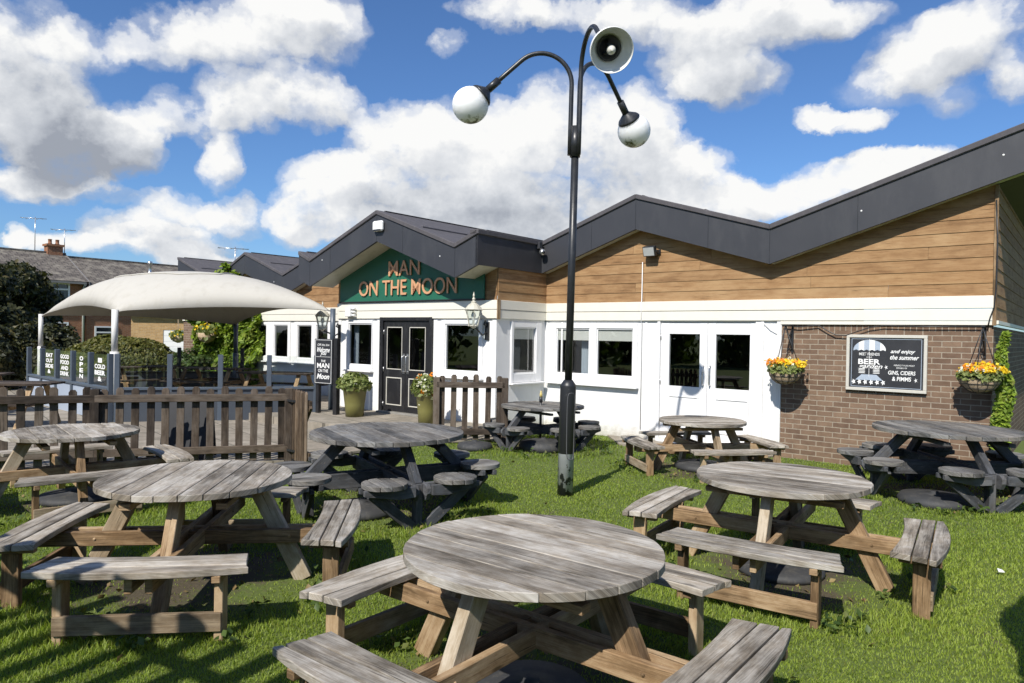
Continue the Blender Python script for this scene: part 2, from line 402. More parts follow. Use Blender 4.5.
def bench_table():
    """round top, four splayed legs, paired cross beams that carry four curved three-board benches"""
    root = thing('picnic_table', 'x', 'picnic table')
    mb = MB(); plank_disc(mb, .65, .715, .042, .145, .005); mb.build('tabletop', M['grey_wood'], root, .003)
    mb = MB()
    for s in (-1, 1):
        mb.bar((s*.24, -.52, .694), (s*.24, .52, .694), .075, .04)
        mb.bar((-.5, s*.30, .652), (.5, s*.30, .652), .07, .04)
    mb.build('top_bearer', M['brown_wood'], root, .002)
    for k in range(4):
        A = arm_matrix(k)
        mb = MB(A); mb.bar((.40, 0, .712), (.755, 0, .0), .072, .118, (1, 0, .4)); mb.build('leg', M['pale_wood'] if k % 2 else M['brown_wood'], root, .004)
    for ax in (0, 1):
        mb = MB(arm_matrix(ax))
        for s in (-1, 1):
            z = .333 if ax else .338
            mb.bar((-1.06, s*.057, z), (1.06, s*.057, z), .044, .098 if ax else .102)
            for e in (-1, 1):
                mb.lathe([(0, .006), (.011, .005), (.012, 0)], 8, (e*.66, s*.0795, z), (0, s, 0))
        mb.build('crossbeam', M['brown_wood'], root, .004)
    for k in range(4):
        A = arm_matrix(k); mb = MB(A)
        z0, th = .400, .040
        ri, r1, r2, ro = .845, .942, 1.040, 1.138
        def te(r): return .55 + (r-ri)*.22
        nn = 10
        def inner(t): return ri + .006 - .034*(t/.55)**2
        def outer(t): return ro + .010 - .060*(t/.6)**2
        g = .005
        a = [(inner(t), t) for t in np.linspace(-te(ri), te(ri), nn)]
        P = a + [(r1-g, te(r1)), (r1-g, -te(r1))]
        mb.prism([(x, y, z0) for x, y in P], (0, 0, th), (0, 1, 0))
        P = [(r1+g, -te(r1)), (r1+g, te(r1)), (r2-g, te(r2)), (r2-g, -te(r2))]
        mb.prism([(x, y, z0+.002) for x, y in P], (0, 0, th), (0, 1, 0))
        a = [(outer(t), t) for t in np.linspace(te(ro), -te(ro), nn)]
        P = a + [(r2+g, -te(r2)), (r2+g, te(r2))]
        mb.prism([(x, y, z0-.001) for x, y in P], (0, 0, th), (0, 1, 0))
        bench = mb.build('bench', M['grey_wood'], root, .004)
        for s in (-1, 1):
            mb = MB(A)
            mb.bar((1.0, s*.44, 0), (1.0, s*.44, .36), .05, .105, (1, 0, 0))
            mb.bar((.86, s*.44, .378), (1.115, s*.44, .378), .05, .043)
            mb.build('bench_post', M['brown_wood'], bench, .004)
        mb = MB(A); mb.bar((1.0+.05, -.46, .115), (1.0+.05, .46, .115), .036, .11)
        mb.build('foot_rail', M['pale_wood'] if k % 2 == 0 else M['brown_wood'], bench, .004)
    return root

def stool_table():
    """bigger charcoal painted round top with eight round seats in pairs"""
    root = thing('picnic_table', 'x', 'picnic table')
    mb = MB(); plank_disc(mb, .775, .735, .044, .145, .007, jitter=.006); mb.build('tabletop', M['grey_top_wood'], root, .003)
    mb = MB()
    for s in (-1, 1):
        mb.bar((s*.26, -.62, .714), (s*.26, .62, .714), .075, .04)
        mb.bar((-.62, s*.34, .672), (.62, s*.34, .672), .07, .04)
    mb.build('top_bearer', M['grey_paint_wood'], root, .002)
    for k in range(4):
        A = arm_matrix(k); mb = MB(A)
        mb.bar((.44, 0, .732), (.80, 0, .37), .07, .105, (1, 0, 1))
        mb.bar((.80, 0, 0), (.80, 0, .40), .07, .10, (1, 0, 0)); mb.build('leg', M['grey_paint_wood'], root, .004)
    for ax in (0, 1):
        mb = MB(arm_matrix(ax)); z = .335 if ax else .342
        for s in (-1, 1):
            P = [(-.94, s*.058-.022, z-.02), (-.90, s*.058-.022, z-.085), (.90, s*.058-.022, z-.085), (.94, s*.058-.022, z-.02), (.94, s*.058-.022, z+.03), (.90, s*.058-.022, z+.062), (-.90, s*.058-.022, z+.062), (-.94, s*.058-.022, z+.03)]
            mb.prism(P, (0, .044, 0), (1, 0, 0))
        mb.build('crossbeam', M['grey_paint_wood'], root, .004)
    for k in range(4):
        A = arm_matrix(k); mb = MB(A)
        for s in (-1, 1):       # the tapered bracket below each pair of seats
            for r in (.80, .93):
                P = [(r, s*.08, .31), (r, s*.24, .30), (r, s*.56, .355), (r, s*.56, .405), (r, s*.08, .405)]
                mb.prism(P, (.04, 0, 0), (0, 1, 0))
            mb.bar((.885, s*.47, .36), (.845, s*.06, .0), .042, .10, (0, 0, 1))
        mb.build('seat_bracket', M['grey_paint_wood'], root, .004)
        for s in (-1, 1):
            mb = MB(A); plank_disc(mb, .205, .406, .045, .104, .006, (.885, s*.345), jitter=.02, n=8)
            mb.build('seat', M['grey_top_wood'], root, .004)
    return root

bt, stt = bench_table(), stool_table()
bench_spots = [   # x, y, turn, scale, label
    (.125, 3.50, -38, .98, 'large weathered round picnic table closest of all, its bleached top fully in view'),
    (-2.21, 5.03, 97, .985, 'weathered round picnic table left of the closest table, its benches before the fence'),
    (2.09, 5.46, -33, .97, 'weathered round picnic table right of the lamp post, beside the open lawn'),
    (-4.52, 7.33, -50, .95, 'weathered round picnic table at the left edge, tight against the long picket fence'),
    (2.61, 9.68, 190, .89, 'small pale picnic table standing in front of the white double doors'),
]
for i, (x, y, a, s, lab) in enumerate(bench_spots):
    o = bt if i == 0 else copy_tree(bt)
    o.location = (x, y, 0); o.rotation_euler.z = R(a); o.scale = (s, s, s)
    tag(o, lab, 'picnic table', 'weathered round tables with curved benches')
stool_spots = [
    (-1.25, 7.25, -60, 1.0, 'charcoal round picnic table with round seats in the middle near the open gate'),
    (5.10, 8.30, -92, 1.01, 'charcoal round picnic table with eight round seats in front of the brick wall'),
    (.51, 11.42, -50, .86, 'small charcoal picnic table with round seats behind the lamp post by the white wall'),
]
for i, (x, y, a, s, lab) in enumerate(stool_spots):
    o = stt if i == 0 else copy_tree(stt)
    o.location = (x, y, 0); o.rotation_euler.z = R(a); o.scale = (s, s, s)
    tag(o, lab, 'picnic table', 'charcoal round tables with round stools')
# heavy parasol bases left under the tables
def base(name, x, y, r, h, label):
    mb = MB(); mb.lathe([(0, 0), (r, 0), (r*1.02, h*.45), (r*.93, h*.85), (r*.5, h), (.045, h+.01), (.04, h+.03), (0, h+.03)], 32)
    o = mb.build(name, M['rubber']); o.location = (x, y, 0)
    tag(o, label, 'parasol base', 'parasol bases under the tables'); return o
base('parasol_weight', -4.5, 7.35, .34, .08, 'round dark parasol base under the table at the left edge')
base('parasol_weight', -1.45, 7.0, .33, .10, 'round dark parasol base under the charcoal table in the middle of the lawn')
base('parasol_weight', 4.70, 7.85, .36, .11, 'black tyre-like parasol base beneath the charcoal table by the brick wall')
base('parasol_weight', .52, 11.1, .38, .16, 'domed grey parasol base beneath the small charcoal table behind the lamp post')
base('parasol_weight', -.55, 11.05, .27, .11, 'dark round base lying alone on the grass beside the short picket fence')
base('parasol_weight', 2.09, 5.46, .32, .07, 'round parasol base under the weathered table right of the lamp post')
base('parasol_weight', .125, 3.5, .30, .06, 'round parasol base under the closest weathered table')
base('parasol_weight', 2.6, 9.7, .33, .10, 'round grey parasol base under the small pale table by the white doors')
mb = MB(); mb.tube([(.48, 11.38, .15), (.48, 11.38, .79)], .02, 10); mb.tube([(.48, 11.38, .72), (.48, 11.38, .80)], .028, 10)
st = mb.build('parasol_stub', M['black_metal']); tag(st, 'short parasol pole stub through the small charcoal table behind the lamp post', 'parasol pole')
mb = MB(); mb.lathe([(0, 0), (.024, 0), (.024, .05), (.012, .075), (.011, .10), (0, .10)], 14, (.48, 11.38, .80)); mb.build('cap', paint('yellow_cap', (.55, .45, .16), .5), st)

# plain rectangular picnic tables on the terrace
def trestle():
    root = thing('trestle_table', 'x', 'picnic table')
    mb = MB()
    for i in range(5): mb.bar((-.85, -.29+i*.145, .73), (.85, -.29+i*.145, .73), .138, .035)
    mb.build('tabletop', M['fence_wood'], root, .003)
    for s in (-1, 1):
        mb = MB()
        for i in (0, 1): mb.bar((-.85, s*(.62+i*.14), .44), (.85, s*(.62+i*.14), .44), .13, .035)
        mb.build('bench', M['fence_wood'], root, .003)
    for e in (-1, 1):
        mb = MB()
        for s in (-1, 1): mb.bar((e*.6, s*.22, .71), (e*.6, s*.62, 0), .045, .09, (1, 0, 0))
        mb.bar((e*.56, -.75, .40), (e*.56, .75, .40), .04, .09); mb.build('trestle_leg', M['brown_wood'], root, .003)
    return root
tr = trestle()
for i, (x, y, a, lab) in enumerate([
    (-8.55, 11.9, 5, 'dark trestle picnic table behind the long fence at the left edge'),
    (-10.9, 14.0, 15, 'dark trestle picnic table farther back at the left edge, before the dark tree'),
    (-7.4, 17.6, -12, 'dark trestle picnic table in the shade under the middle of the canopy'),
    (-9.2, 17.8, 50, 'trestle picnic table beside the clipped hedge under the canopy'),
    (-5.3, 16.2, -10, 'dark trestle picnic table under the canopy edge beside the chalk menu sign')]):
    o = tr if i == 0 else copy_tree(tr)
    o.location = (x, y, .10); o.rotation_euler.z = R(a); tag(o, lab, 'picnic table', 'trestle tables on the terrace')

# ------------------------------------------------------------------ lamp post
bx, by = ground(565, 495).x, ground(565, 495).y
lamp = thing('lamp_post', 'tall black lamp post with three curved arms and globe lamps on the lawn', 'lamp post', (bx, by, 0))
top = Vector((bx+.045, by, 0))
def pole(z): return Vector((bx + (z/4.0)*.045, by, z))
m_, nt_, b_, _o = newmat('worn_black_and_white_post_paint'); n_ = N(nt_)
P_ = n_('ShaderNodeTexCoord').outputs['Object']
z_ = n_('ShaderNodeSeparateXYZ', [P_]).outputs[2]
nz_ = n_.noise(P_, 14, 6, .65)
band = n_.math('GREATER_THAN', .47, z_)
chip = n_.ramp(n_.math('ADD', nz_, n_.math('MULTIPLY', n_.math('SUBTRACT', .34, z_), .45)), [(.56, 0.0), (.59, 1.0)])
rub = n_.ramp(n_.noise(n_.vm('MULTIPLY', P_, (1, 1, .5)), 18, 6, .7), [(.63, 0.0), (.70, 1.0)])
blk = n_.mix(n_.math('MULTIPLY', rub, .5), (.020, .021, .024), (.16, .16, .165))
wht = n_.mix(chip, n_.mix(nz_, (.30, .32, .34), (.52, .53, .54)), (.03, .032, .035))
setp(nt_, b_, Base_Color=n_.mix(band, blk, wht), Roughness=.42, Normal=n_.bump(nz_, .15, .01))
mb = MB(); mb.tube([pole(-.05), pole(1.22), pole(1.235), pole(1.26), pole(1.29)], [.089, .089, .088, .070, .052], 24)
sl = mb.build('base_sleeve', m_, lamp)
mb = MB()
c = pole(.74)
pts = []
for q in range(33):      # the raised edge of the service door on the sleeve
    t = 2*PI*q/32; a = .55*math.copysign(abs(math.cos(t))**.4, math.cos(t)); h = .37*math.copysign(abs(math.sin(t))**.35, math.sin(t))
    pts.append(Vector((c.x+.0885*math.sin(a+.45), c.y-.0885*math.cos(a+.45), .78+h)))
mb.tube(pts, .005, 6, caps=False); mb.build('service_door', paint('rubbed_edge', (.10, .10, .105), .5), sl)
mb = MB(); mb.tube([pole(1.27), pole(3.9)], .042, 20); mb.tube([pole(3.78), pole(4.12)], [.058, .058], 20)
mb.build('pole', M['black_metal'], lamp)
m_, nt_, b_, _o = newmat('white_globe_with_algae'); n_ = N(nt_)
P_ = n_('ShaderNodeTexCoord').outputs['Object']
tz = n_('ShaderNodeSeparateXYZ', [n_('ShaderNodeUVMap', uv_map='UVMap').outputs[0]]).outputs[1]
al = n_.math('ADD', n_.noise(P_, 9, 6, .7), n_.math('MULTIPLY', n_.math('SUBTRACT', -.155, tz), 2.4))
al = n_.ramp(al, [(.54, 0.0), (.68, 1.0)])
setp(nt_, b_, Base_Color=n_.mix(al, (.82, .82, .81), (.10, .105, .03)), Roughness=.5); b_.inputs['Specular IOR Level'].default_value = .2; b_.inputs['Subsurface Weight'].default_value = .8; b_.inputs['Subsurface Radius'].default_value = (.25, .25, .25); b_.inputs['Subsurface Scale'].default_value = 1.0
M['globe'] = m_
def arm(name, pts3, rad_globe, aim, broken=False):
    """one swan-neck tube with its cap and globe; pts3 is the centre line"""
    mb = MB(); mb.tube(pts3, .026, 14)
    e = Vector(pts3[-1]); d = Vector(aim).normalized()
    mb.tube([e-d*.16, e+d*.02], .043, 14)
    a = mb.build('arm', M['black_metal'], lamp)
    mb = MB(); mb.lathe([(.040, 0), (.06, .02), (.125, .075), (.14, .10), (.12, .10), (0, .085)], 28, e, d)
    mb.build('lamp_cap', M['black_metal'], a)
    c = e + d*(.06+rad_globe)
    mb = MB()
    if not broken:
        n = 22
        # rings from the bottom up so the algae sits at the low side
        mb.lathe([(rad_globe*math.sin(PI*i/n), -rad_globe*math.cos(PI*i/n)) for i in range(n+1)], 44, c)
        mb.build('globe', M['globe'], a)
    else:
        prof = []
        n = 18; end = PI*.53
        for i in range(n+1):
            t = .30+(end-.30)*i/n; prof.append((rad_globe*math.sin(t), -rad_globe*math.cos(t)))
        for i in range(n+1):
            t = end+(.30-end)*i/n; prof.append((rad_globe*.975*math.sin(t), -rad_globe*.975*math.cos(t)))
        mb.lathe(prof, 44, c, d)
        mb.build('globe', M['white_plastic'], a)
        mb = MB(); q = c - d*(rad_globe*.80)
        mb.lathe([(0, .0), (.115, .0), (.12, .03), (.095, .04), (.085, .012), (0, .012)], 30, q, d)
        for k in range(3):
            th = k*2.1; x = d.orthogonal().normalized(); y = d.cross(x); w = (x*math.cos(th)+y*math.sin(th))*.06
            mb.bar(q+w, q+w*.8+d*.10, .02, .028, x)
        mb.build('socket', M['black_metal'], a)
        mb = MB(); mb.lathe([(0, 0), (.022, .0), (.02, .05), (.035, .09), (.045, .13), (.034, .17), (0, .185)], 18, q+d*.012, d)
        mb.build('bulb', paint('frosted_bulb', (.62, .60, .54), .3), a)
def swan(start, zpk, dirv):
    """vertical rise, round over the top, straight slanting end"""
    dv = Vector(dirv); dv.z = 0; dv.normalize(); rr = .34; sw = R(132)
    P = [pole(3.80)+start, pole(4.1)+start]; b = pole(zpk-rr)+start
    for q in range(0, 19):
        t = sw*q/18; P.append(b + dv*(rr*(1-math.cos(t))) + Vector((0, 0, rr*math.sin(t))))
    d = (dv*math.sin(sw)+Vector((0, 0, math.cos(sw)))).normalized()
    P += [P[-1]+d*.25, P[-1]+d*.49]
    return P, d
P, d = swan(Vector((-.06, 0, 0)), 4.93, (-1, .0, 0)); arm('arm', P, .202, d)
P, d = swan(Vector((.035, .05, 0)), 4.93, (.78, .86, 0)); arm('arm', P, .202, d)
P, d = swan(Vector((.035, -.05, 0)), 5.04, (.19, -1.1, 0)); d = (d+Vector((-.02, -.25, .12))).normalized(); arm('arm', P, .208, d, True)
# ------------------------------------------------------------------ the pub
a_in = front(546, 312)[0]; a_c = front(994, 310)[0]; a_b = front(781, 390)[0]
PD = -side(497.2, 312, a_in)[0]                 # how far the porch stands forward
a_pl = front(338.5, 350, -PD)[0]; a_pr = a_in
a_left = front(184, 300)[0]
OV, POV = .235, .60
ZT, ZM, ZB = 2.39, 2.23, 2.06
FH = .60
MAINR = [front(548, 241, -OV), front(636, 194, -OV), front(770, 224, -OV), front(1024, 122.9, -OV)]
p0, p1 = MAINR[2], MAINR[3]
ext = a_c + .62                                  # the roof runs past the end wall
MAINR[3] = (ext, p0[1] + (p1[1]-p0[1])*(ext-p0[0])/(p1[0]-p0[0]))
MAINL = [front(u, v, -OV) for u, v in ((178, 257), (213, 279), (245, 252), (283, 273), (306, 258))]
PORCH = [front(u, v, -PD-POV) for u, v in ((299, 251), (310, 258), (377, 210), (455, 243), (478, 229))]
MAINR[0] = (PORCH[4][0], MAINR[0][1])
print('PUB a_in %.2f a_c %.2f a_b %.2f a_pl %.2f a_left %.2f PD %.2f' % (a_in, a_c, a_b, a_pl, a_left, PD))
print('MAINR', [tuple(round(x, 2) for x in p) for p in MAINR]); print('MAINL', [tuple(round(x, 2) for x in p) for p in MAINL]); print('PORCH', [tuple(round(x, 2) for x in p) for p in PORCH])
print('ground at porch door', front(430, 416, -PD), front(381, 412, -PD), 'brick base', front(781, 458, 0))
def line(P, a):
    if a <= P[0][0]: return P[0][1]
    for (a0, z0), (a1, z1) in zip(P, P[1:]):
        if a <= a1: return z0+(z1-z0)*(a-a0)/(a1-a0)
    return P[-1][1]
pub_at = PUB @ Vector((-4, 0, 0))
pub = thing('pub_building', 'low white and timber clad pub with a zigzag charcoal roofline and brick end', 'building', pub_at)
def cells(mb, a0, a1, z0, z1, off, holes=(), put=None, s=1.0):
    """a wall sheet with rectangular openings, facing outward"""
    A = sorted({a0, a1} | {x for h in holes for x in h[:2] if a0 < x < a1}); Z = sorted({z0, z1} | {x for h in holes for x in h[2:] if z0 < x < z1})
    for x0, x1 in zip(A, A[1:]):
        for y0, y1 in zip(Z, Z[1:]):
            cx, cy = (x0+x1)/2, (y0+y1)/2
            if any(h[0] < cx < h[1] and h[2] < cy < h[3] for h in holes): continue
            q = [(x0, y0), (x1, y0), (x1, y1), (x0, y1)]
            pts = [(x, off, y) for x, y in q] if put is None else [put(x, y) for x, y in q]
            mb.face(pts, [(x, y) for x, y in q], (.5, .5))
def cladding(mb, l0, l1, z0, topfn, put, h=.168, grain=(1, 0, 0)):
    """lapped boards laid course by course up to a sloping roof line"""
    z = z0; k = 0
    while z < 5:
        zm = z + h*.5; xs = np.linspace(l0, l1, 241); ok = [topfn(x) > zm for x in xs]; i = 0; any_ = False
        while i < 240:
            if not ok[i]: i += 1; continue
            j = i
            while j < 240 and ok[j+1]: j += 1
            a, b = xs[i], xs[j]; any_ = True; x = a; first = True
            while x < b-.02:
                ln = random.uniform(1.0, 3.4) if first else random.uniform(2.6, 4.2); first = False
                e = min(b, x+ln)
                if b-e < .5: e = b
                P = [put(x, .002, z+.003), put(x, .021, z+.003), put(x, .012, z+h+.004), put(x, .002, z+h+.004)]
                Q = put(e-.003, .002, z+.003); mb.prism(P, Vector(Q)-Vector(P[0]), grain, (random.random(), random.random())); x = e
            i = j+1
        z += h; k += 1
        if not any_: break
# --- main front, right wing
def R_(u0, v0, u1, v1, off=0.0):
    p, q = front(u0, v0, off), front(u1, v1, off); return (min(p[0], q[0]), max(p[0], q[0]), min(p[1], q[1]), max(p[1], q[1]))
z4 = lambda x, y: (480+x/3.413, 280+y/3.413)
WIN = R_(*z4(240, 143), *z4(537, 352)); P1 = R_(*z4(263, 163), *z4(373, 322)); P2 = R_(*z4(400, 163), *z4(522, 333))
WIN = (WIN[0], WIN[1], .92, 2.03); PZ = (1.08, 1.93)
DR = R_(*z4(618, 150), *z4(952, 550)); DR = (DR[0], DR[1], .06, 2.045)
dm = front(*z4(775, 300))[0]
G1 = R_(*z4(647, 178), *z4(747, 357)); G2 = R_(*z4(806, 180), *z4(918, 370))
wall = MB(PUB); cells(wall, a_in, a_b, 0, ZB+.02, 0, [WIN, DR])
# joints between the wall panels
wh = wall.build('white_panel_wall', M['white'], pub)
mb = MB(PUB)
for u in (561, 645, 657.0): 
    a = front(u, 400)[0]
    if a < DR[0]-.02: mb.box((a-.018, -.012, .02), (a+.018, .004, ZB))
mb.box((a_b-.07, -.03, 0), (a_b-.0, .004, ZB+.0)); a = front(758, 390)[0]; mb.box((a-.05, -.022, .02), (a+.03, .004, ZB))
mb.box((a_in, -.012, 0), (a_in+.05, .004, ZB)); mb.box((a_in+.05, -.006, .0), (a_b-.08, .003, .10))
mb.build('panel_battens', M['white'], pub, .003)
def window(holder, rect, panes, zr, off, blind=0.0, curtain=None, sill=True, frame='upvc', depth=.05, T=None):
    T = T or PUB
    a0, a1, z0, z1 = rect; mb = MB(T); f0, f1 = off-.03, off+depth
    edges = [a0]+[x for p in panes for x in p]+[a1]
    for k in range(0, len(edges), 2): mb.box((edges[k], f0, z0), (edges[k+1], f1, z1))
    for p in panes:
        mb.box((p[0], f0+.003, zr[1]), (p[1], f1, z1-.001)); mb.box((p[0], f0+.003, z0+.001), (p[1], f1, zr[0]))
    w = mb.build('window', M[frame], holder, .006)
    mb = MB(T)
    for p in panes:      # the inner sash, set back
        s = .022
        for (x0, x1, y0, y1) in ((p[0], p[0]+s, zr[0], zr[1]), (p[1]-s, p[1], zr[0], zr[1]), (p[0]+s, p[1]-s, zr[0], zr[0]+s), (p[0]+s, p[1]-s, zr[1]-s, zr[1])):
            mb.box((x0, off-.008, y0), (x1, off+.04, y1))
    mb.build('sash', M[frame], w, .002)
    mb = MB(T)
    for p in panes: mb.face([(p[0], off+.012, zr[0]), (p[1], off+.012, zr[0]), (p[1], off+.012, zr[1]), (p[0], off+.012, zr[1])], [(0, 0), (1, 0), (1, 1), (0, 1)], (0, 0))
    mb.build('pane', M['glass'], w)
    if blind:
        mb = MB(T)
        for p in panes: mb.box((p[0]+.002, off+.020, zr[1]-blind), (p[1]-.002, off+.027, zr[1]+.0))
        mb.build('blind', M['blind'], w)
    if curtain:
        mb = MB(T); n = 14; x0, x1 = curtain
        for k in range(n):
            xa, xb = x0+(x1-x0)*k/n, x0+(x1-x0)*(k+1)/n; y = off+.16
            mb.face([(xa, y+.03*(k % 2), zr[0]-.1), (xb, y+.03*((k+1) % 2), zr[0]-.1), (xb, y+.03*((k+1) % 2), zr[1]+.05), (xa, y+.03*(k % 2), zr[1]+.05)], [(0, 0)]*4, (.5, .5), True)
        mb.build('curtain', M['curtain'], w)
    if sill:
        mb = MB(T); mb.box((a0-.03, off-.10, z0-.035), (a1+.03, off+.0, z0-.003)); mb.build('sill', M['upvc'], w, .006)
    return w
window(pub, WIN, [(P1[0], P1[1]), (P2[0], P2[1])], PZ, 0.0, .22, (P1[0]+.62*(P1[1]-P1[0]), P1[1]+.05))
def door(rect, glass, panel, off, mat, hinge_left, trim=None, handle_mat='steel'):
    """one leaf with a glazed upper half and a panel below"""
    a0, a1, z0, z1 = rect; g0, g1, h0, h1 = glass; mb = MB(PUB); f0, f1 = off-.012, off+.04
    mb.box((a0, f0, z0), (g0, f1, z1)); mb.box((g1, f0, z0), (a1, f1, z1))
    mb.box((g0, f0+.002, h1), (g1, f1, z1-.001)); mb.box((g0, f0+.002, z0+.001), (g1, f1, h0))
    d = mb.build('door', M[mat], pub, .004)
    mb = MB(PUB); mb.face([(g0, off+.015, h0), (g1, off+.015, h0), (g1, off+.015, h1), (g0, off+.015, h1)], [(0, 0), (1, 0), (1, 1), (0, 1)], (0, 0)); mb.build('pane', M['glass'], d)
    mb = MB(PUB); q0, q1, y0, y1 = panel; w = .022
    for (x0, x1, b0, b1) in ((q0, q1, y1-w, y1), (q0, q1, y0, y0+w), (q0, q0+w, y0+w, y1-w), (q1-w, q1, y0+w, y1-w)): mb.box((x0, f0-.012, b0), (x1, f0+.004, b1))
    if trim:
        for (x0, x1, b0, b1) in ((g0-.002, g1+.002, h1-.012, h1+.006), (g0-.002, g1+.002, h0-.006, h0+.012), (g0-.004, g0+.012, h0+.012, h1-.012), (g1-.012, g1+.004, h0+.012, h1-.012)): mb.box((x0, f0-.008, b0), (x1, f0+.004, b1))
    mb.build('moulding', M[trim or mat], d, .004)
    mb = MB(PUB); x = a1-.055 if hinge_left else a0+.055
    if handle_mat == 'plate': mb.box((x-.03, f0-.008, .98), (x+.03, f0-.001, 1.38))
    zc = 1.18
    mb.tube([(x, f0, zc+.16), (x, f0-.05, zc+.15), (x, f0-.055, zc+.12), (x, f0-.055, zc-.12), (x, f0-.05, zc-.15), (x, f0, zc-.16)], .011, 10)
    mb.build('handle', M['steel'], d)
    x = a0+.004 if hinge_left else a1-.004
    for zc in (.35, 1.05, 1.80): mb = MB(PUB); mb.tube([(x, f0-.006, zc-.05), (x, f0-.006, zc+.05)], .009, 8); mb.build('hinge', M['steel'], d)
    return d
gz = (.98, 1.85)
door((DR[0]+.004, dm-.003, .08, 2.04), (G1[0], G1[1], *gz), (G1[0]+.0, G1[1]+.0, .25, .82), 0.012, 'upvc', True)
door((dm+.003, DR[1]-.004, .08, 2.04), (G2[0], G2[1], *gz), (G2[0]+.0, G2[1]+.0, .25, .82), 0.012, 'upvc', False)
mb = MB(PUB); mb.box((DR[0]-.05, -.035, .0), (DR[0], .03, ZB-.002)); mb.box((DR[1], -.035, .0), (DR[1]+.05, .03, ZB-.002)); mb.box((DR[0]-.002, -.06, .0), (DR[1]+.002, .03, .06))
mb.build('door_frame', M['upvc'], pub, .004)
# timber, bands, brick
mb = MB(PUB); cells(mb, a_in, a_c, ZT-.02, 5, .001, [])
mb = MB(PUB); cladding(mb, a_in, a_c, ZT, lambda a: line(MAINR, a)-.30, lambda l, d, z: (l, -d, z)); mb.build('timber_cladding', M['clad_wood'], pub, .0)
mb = MB(PUB); mb.box((a_in+.034, -.050, ZM+.004), (a_c-.0, .01, ZT+.006)); mb.box((a_in+.034, -.044, ZB+.012), (a_c-.0, .01, ZM-.004))
mb.box((a_b-.02, -.036, ZB-.045), (a_c-.0, .01, ZB+.006)); mb.build('white_band', M['cream'], pub, .004)
mb = MB(PUB); mb.box((a_c-.012, -.048, ZB-.05), (a_c+.03, .002, line(MAINR, a_c)-FH)); mb.build('corner_board', M['brown_wood'], pub, .003)
mb = MB(PUB); zs = 1.93
cells(mb, a_b, a_c, 0, zs, 0.0)
mb.face([(a_b, 0, 0), (a_b, 0, 2.1), (a_b, .3, 2.1), (a_b, .3, 0)], [(0, 0), (0, 2.1), (.3, 2.1), (.3, 0)], (0, 0))
mb.build('brick_wall', M['brick'], pub)
mb = MB(PUB)      # soldier course, bricks on end
q = [(a_b, zs), (a_c, zs), (a_c, ZB-.03), (a_b, ZB-.03)]; mb.face([(x, -.001, y) for x, y in q], [(y-zs+.0035, x) for x, y in q], (0, 0)); mb.build('soldier_course', M['soldier'], pub)
# end wall, running back from the corner
def endput(l, d, z): return (a_c+d, l, z)
mb = MB(PUB); q = [(0, 0), (9, 0), (9, ZB-.06), (0, ZB-.06)]; mb.face([(a_c, l, z) for l, z in q], [(l+.11, z) for l, z in q], (0, 0)); mb.build('end_brick_wall', M['brick'], pub)
mb = MB(PUB); cladding(mb, .03, 9, ZB+.02, lambda l: line(MAINR, a_c)-.45, endput, grain=(0, 1, 0)); mb.build('end_cladding', M['clad_wood'], pub)
mb = MB(PUB); mb.box((a_c, .03, ZB-.03), (a_c+.05, 9, ZB+.018)); mb.build('end_band', M['cream'], pub)
# --- fascia, caps, roof and soffit along a zigzag
def zigzag(P, off, ov, back, tag_, right_end=False, left_end=False):
    f = MB(PUB); c = MB(PUB); r = MB(PUB); s = MB(PUB)
    for (a0, z0), (a1, z1) in zip(P, P[1:]):
        y = off-ov
        f.prism([(a0, y, z0-.085), (a1, y, z1-.085), (a1, y, z1-FH), (a0, y, z0-FH)], (0, .05, 0))
        c.prism([(a0, y-.028, z0), (a1, y-.028, z1), (a1, y-.028, z1-.087), (a0, y-.028, z0-.087)], (0, .20, 0))
        r.prism([(a0, y+.17, z0-.004), (a1, y+.17, z1-.004), (a1, y+.17, z1-.13), (a0, y+.17, z0-.13)], (0, back, 0), (0, 1, 0))
        n = max(2, int((a1-a0)/.9))
        for k in range(n+1):     # rolled felt joints up the slope
            x = a0+(a1-a0)*k/n; zz = z0+(z1-z0)*k/n
            r.bar((x, y+.2, zz+.002), (x, y+back, zz+.002), .05, .022)
        s.prism([(a0, y+.05, z0-FH+.012), (a1, y+.05, z1-FH+.012), (a1, y+.05, z1-FH+.035), (a0, y+.05, z0-FH+.035)], (0, ov-.05, 0), (0, 1, 0))
    fo = f.build('fascia', M['fascia'], pub); c.build('roof_edge', M['felt'], fo, .012)
    j = MB(PUB); y = off-ov; x = P[0][0]+1.1
    while x < P[-1][0]-.2:      # butt joints between the fascia sheets, and the odd fixing
        zz = line(P, x); j.box((x-.004, y-.002, zz-FH+.004), (x+.004, y+.01, zz-.09)); x += 2.2
    for (px, pz) in P[1:-1]: j.box((px-.004, y-.002, pz-FH+.004), (px+.004, y+.01, pz-.09))
    j.build('sheet_joint', M['black_metal'], fo)
    rr_ = random.Random(len(P)+int(P[0][0]*7))
    for k in range(int((P[-1][0]-P[0][0])/2.2)):
        x = rr_.uniform(P[0][0]+.1, P[-1][0]-.1); zz = line(P, x)-rr_.uniform(.16, .5); b_2 = MB(PUB); b_2.lathe([(0, .004), (.010, .003), (.013, 0)], 8, (x, y, zz), (0, -1, 0)); b_2.build('fixing', M['white_plastic'], fo)
    r.build('roof', M['felt'], pub); s.build('soffit', M['soffit'], pub)
zigzag(MAINR, 0, OV, 9, 'r'); zigzag(MAINL, 0, OV, 9, 'l'); zigzag(PORCH, -PD, POV, 9, 'p')
